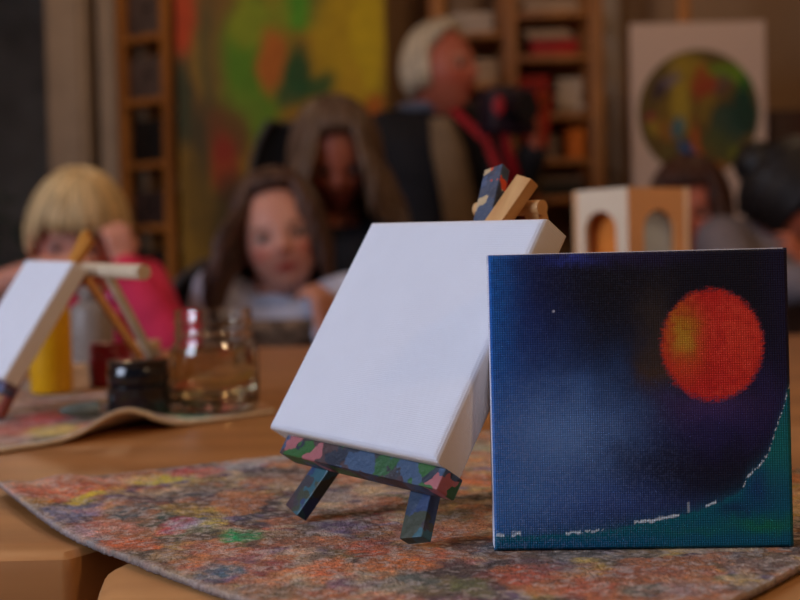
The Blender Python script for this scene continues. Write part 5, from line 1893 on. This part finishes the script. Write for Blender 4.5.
# --- black chairs behind the girl, and stools for the others
def chair(x, y, seat_z, back_w, back_top, label, yaw=0.0):
    t = thing('padded_chair', Vector((x, y, 0)), label, 'chair')
    R = Matrix.Rotation(yaw, 3, 'Z')
    P = lambda a, b, c: Vector((x, y, 0)) + R @ Vector((a, b, 0)) + Vector((0, 0, c))
    MB().box(P(0, 0, seat_z - .03), (back_w, .40, .05), R, .02, 3).build('seat', M['cloth_dark'], t)
    # curved padded backrest
    vs = []
    n1, n2 = 17, 12
    for s in (0, 1):
        for i in range(n2):
            z = seat_z + .12 + (back_top - seat_z - .12) * i / (n2 - 1)
            wd = back_w / 2 * math.sqrt(max(.02, 1 - max(0, (i / (n2 - 1) - .55) / .5) ** 2.2))
            for j in range(n1):
                u_ = -1 + 2 * j / (n1 - 1)
                vs.append(P(u_ * wd, .20 + .07 * (1 - u_ * u_) + (.028 if s else -.0), z))
    k = n1 * n2
    fs = [(i * n1 + j, i * n1 + j + 1, (i + 1) * n1 + j + 1, (i + 1) * n1 + j) for i in range(n2 - 1) for j in range(n1 - 1)]
    fs += [tuple(q + k for q in f)[::-1] for f in fs]
    rg = [j for j in range(n1)] + [i * n1 + n1 - 1 for i in range(1, n2)] + [(n2 - 1) * n1 + j for j in range(n1 - 2, -1, -1)] + [i * n1 for i in range(n2 - 2, 0, -1)]
    fs += [(rg[i], rg[(i + 1) % len(rg)], rg[(i + 1) % len(rg)] + k, rg[i] + k) for i in range(len(rg))]
    MB().add(vs, fs).build('backrest', M['cloth_dark'], t)
    MB().tube([vs[i * n1] for i in range(n2)] + [vs[(n2 - 1) * n1 + j] for j in range(1, n1)] + [vs[i * n1 + n1 - 1] for i in range(n2 - 2, -1, -1)], .008, 8).build('edge_piping', mat('grey_piping', (74, 72, 74), .6, .05, 30), t)
    for sx in (-1, 1):
        for sy in (-.16, .17):
            MB().tube([P(sx * (back_w / 2 - .04), sy, 0), P(sx * (back_w / 2 - .05), sy, seat_z - .05)], .011, 10).build('leg', M['metal'], t)
        MB().tube([P(sx * (back_w / 2 - .06), .19, seat_z - .04), P(sx * (back_w / 2 - .08), .235, seat_z + .2)], .010, 10).build('back_post', M['metal'], t)
    return t


chair(at(282, 140, 3.3).x, 3.3, .50, .25, at(262, 122, 3.5).z, 'high-backed black chair with grey piping, behind the two brown-haired heads')
g1 = girl.location
chair(g1.x - .055, g1.y, .385, .38, at(200, 262, 2.45).z, 'low black chair the girl in grey sits on')


def stool(x, y, h, label):
    t = thing('wooden_stool', Vector((x, y, 0)), label, 'stool', 'stools around the long table')
    MB().lathe([(0, h - .03), (.135, h - .03), (.145, h - .024), (.145, h - .006), (.137, h), (0, h)], (x, y, 0), 32).build('seat', M['stretcher'], t)
    for a_ in (.78, 2.36, 3.93, 5.5):
        MB().tube([(x + .15 * math.cos(a_), y + .15 * math.sin(a_), 0), (x + .09 * math.cos(a_), y + .09 * math.sin(a_), h - .03)], [.013, .015], 10).build('leg', M['stretcher'], t)


for rt, who in ((child, 'blond child'), (woman, 'woman with bushy hair'), (wbr, 'person behind the toy house'), (bend, 'bending dark-haired person')):
    stool(rt.location.x, rt.location.y, .345 if rt is child else .375, 'plain wooden stool under the ' + who)
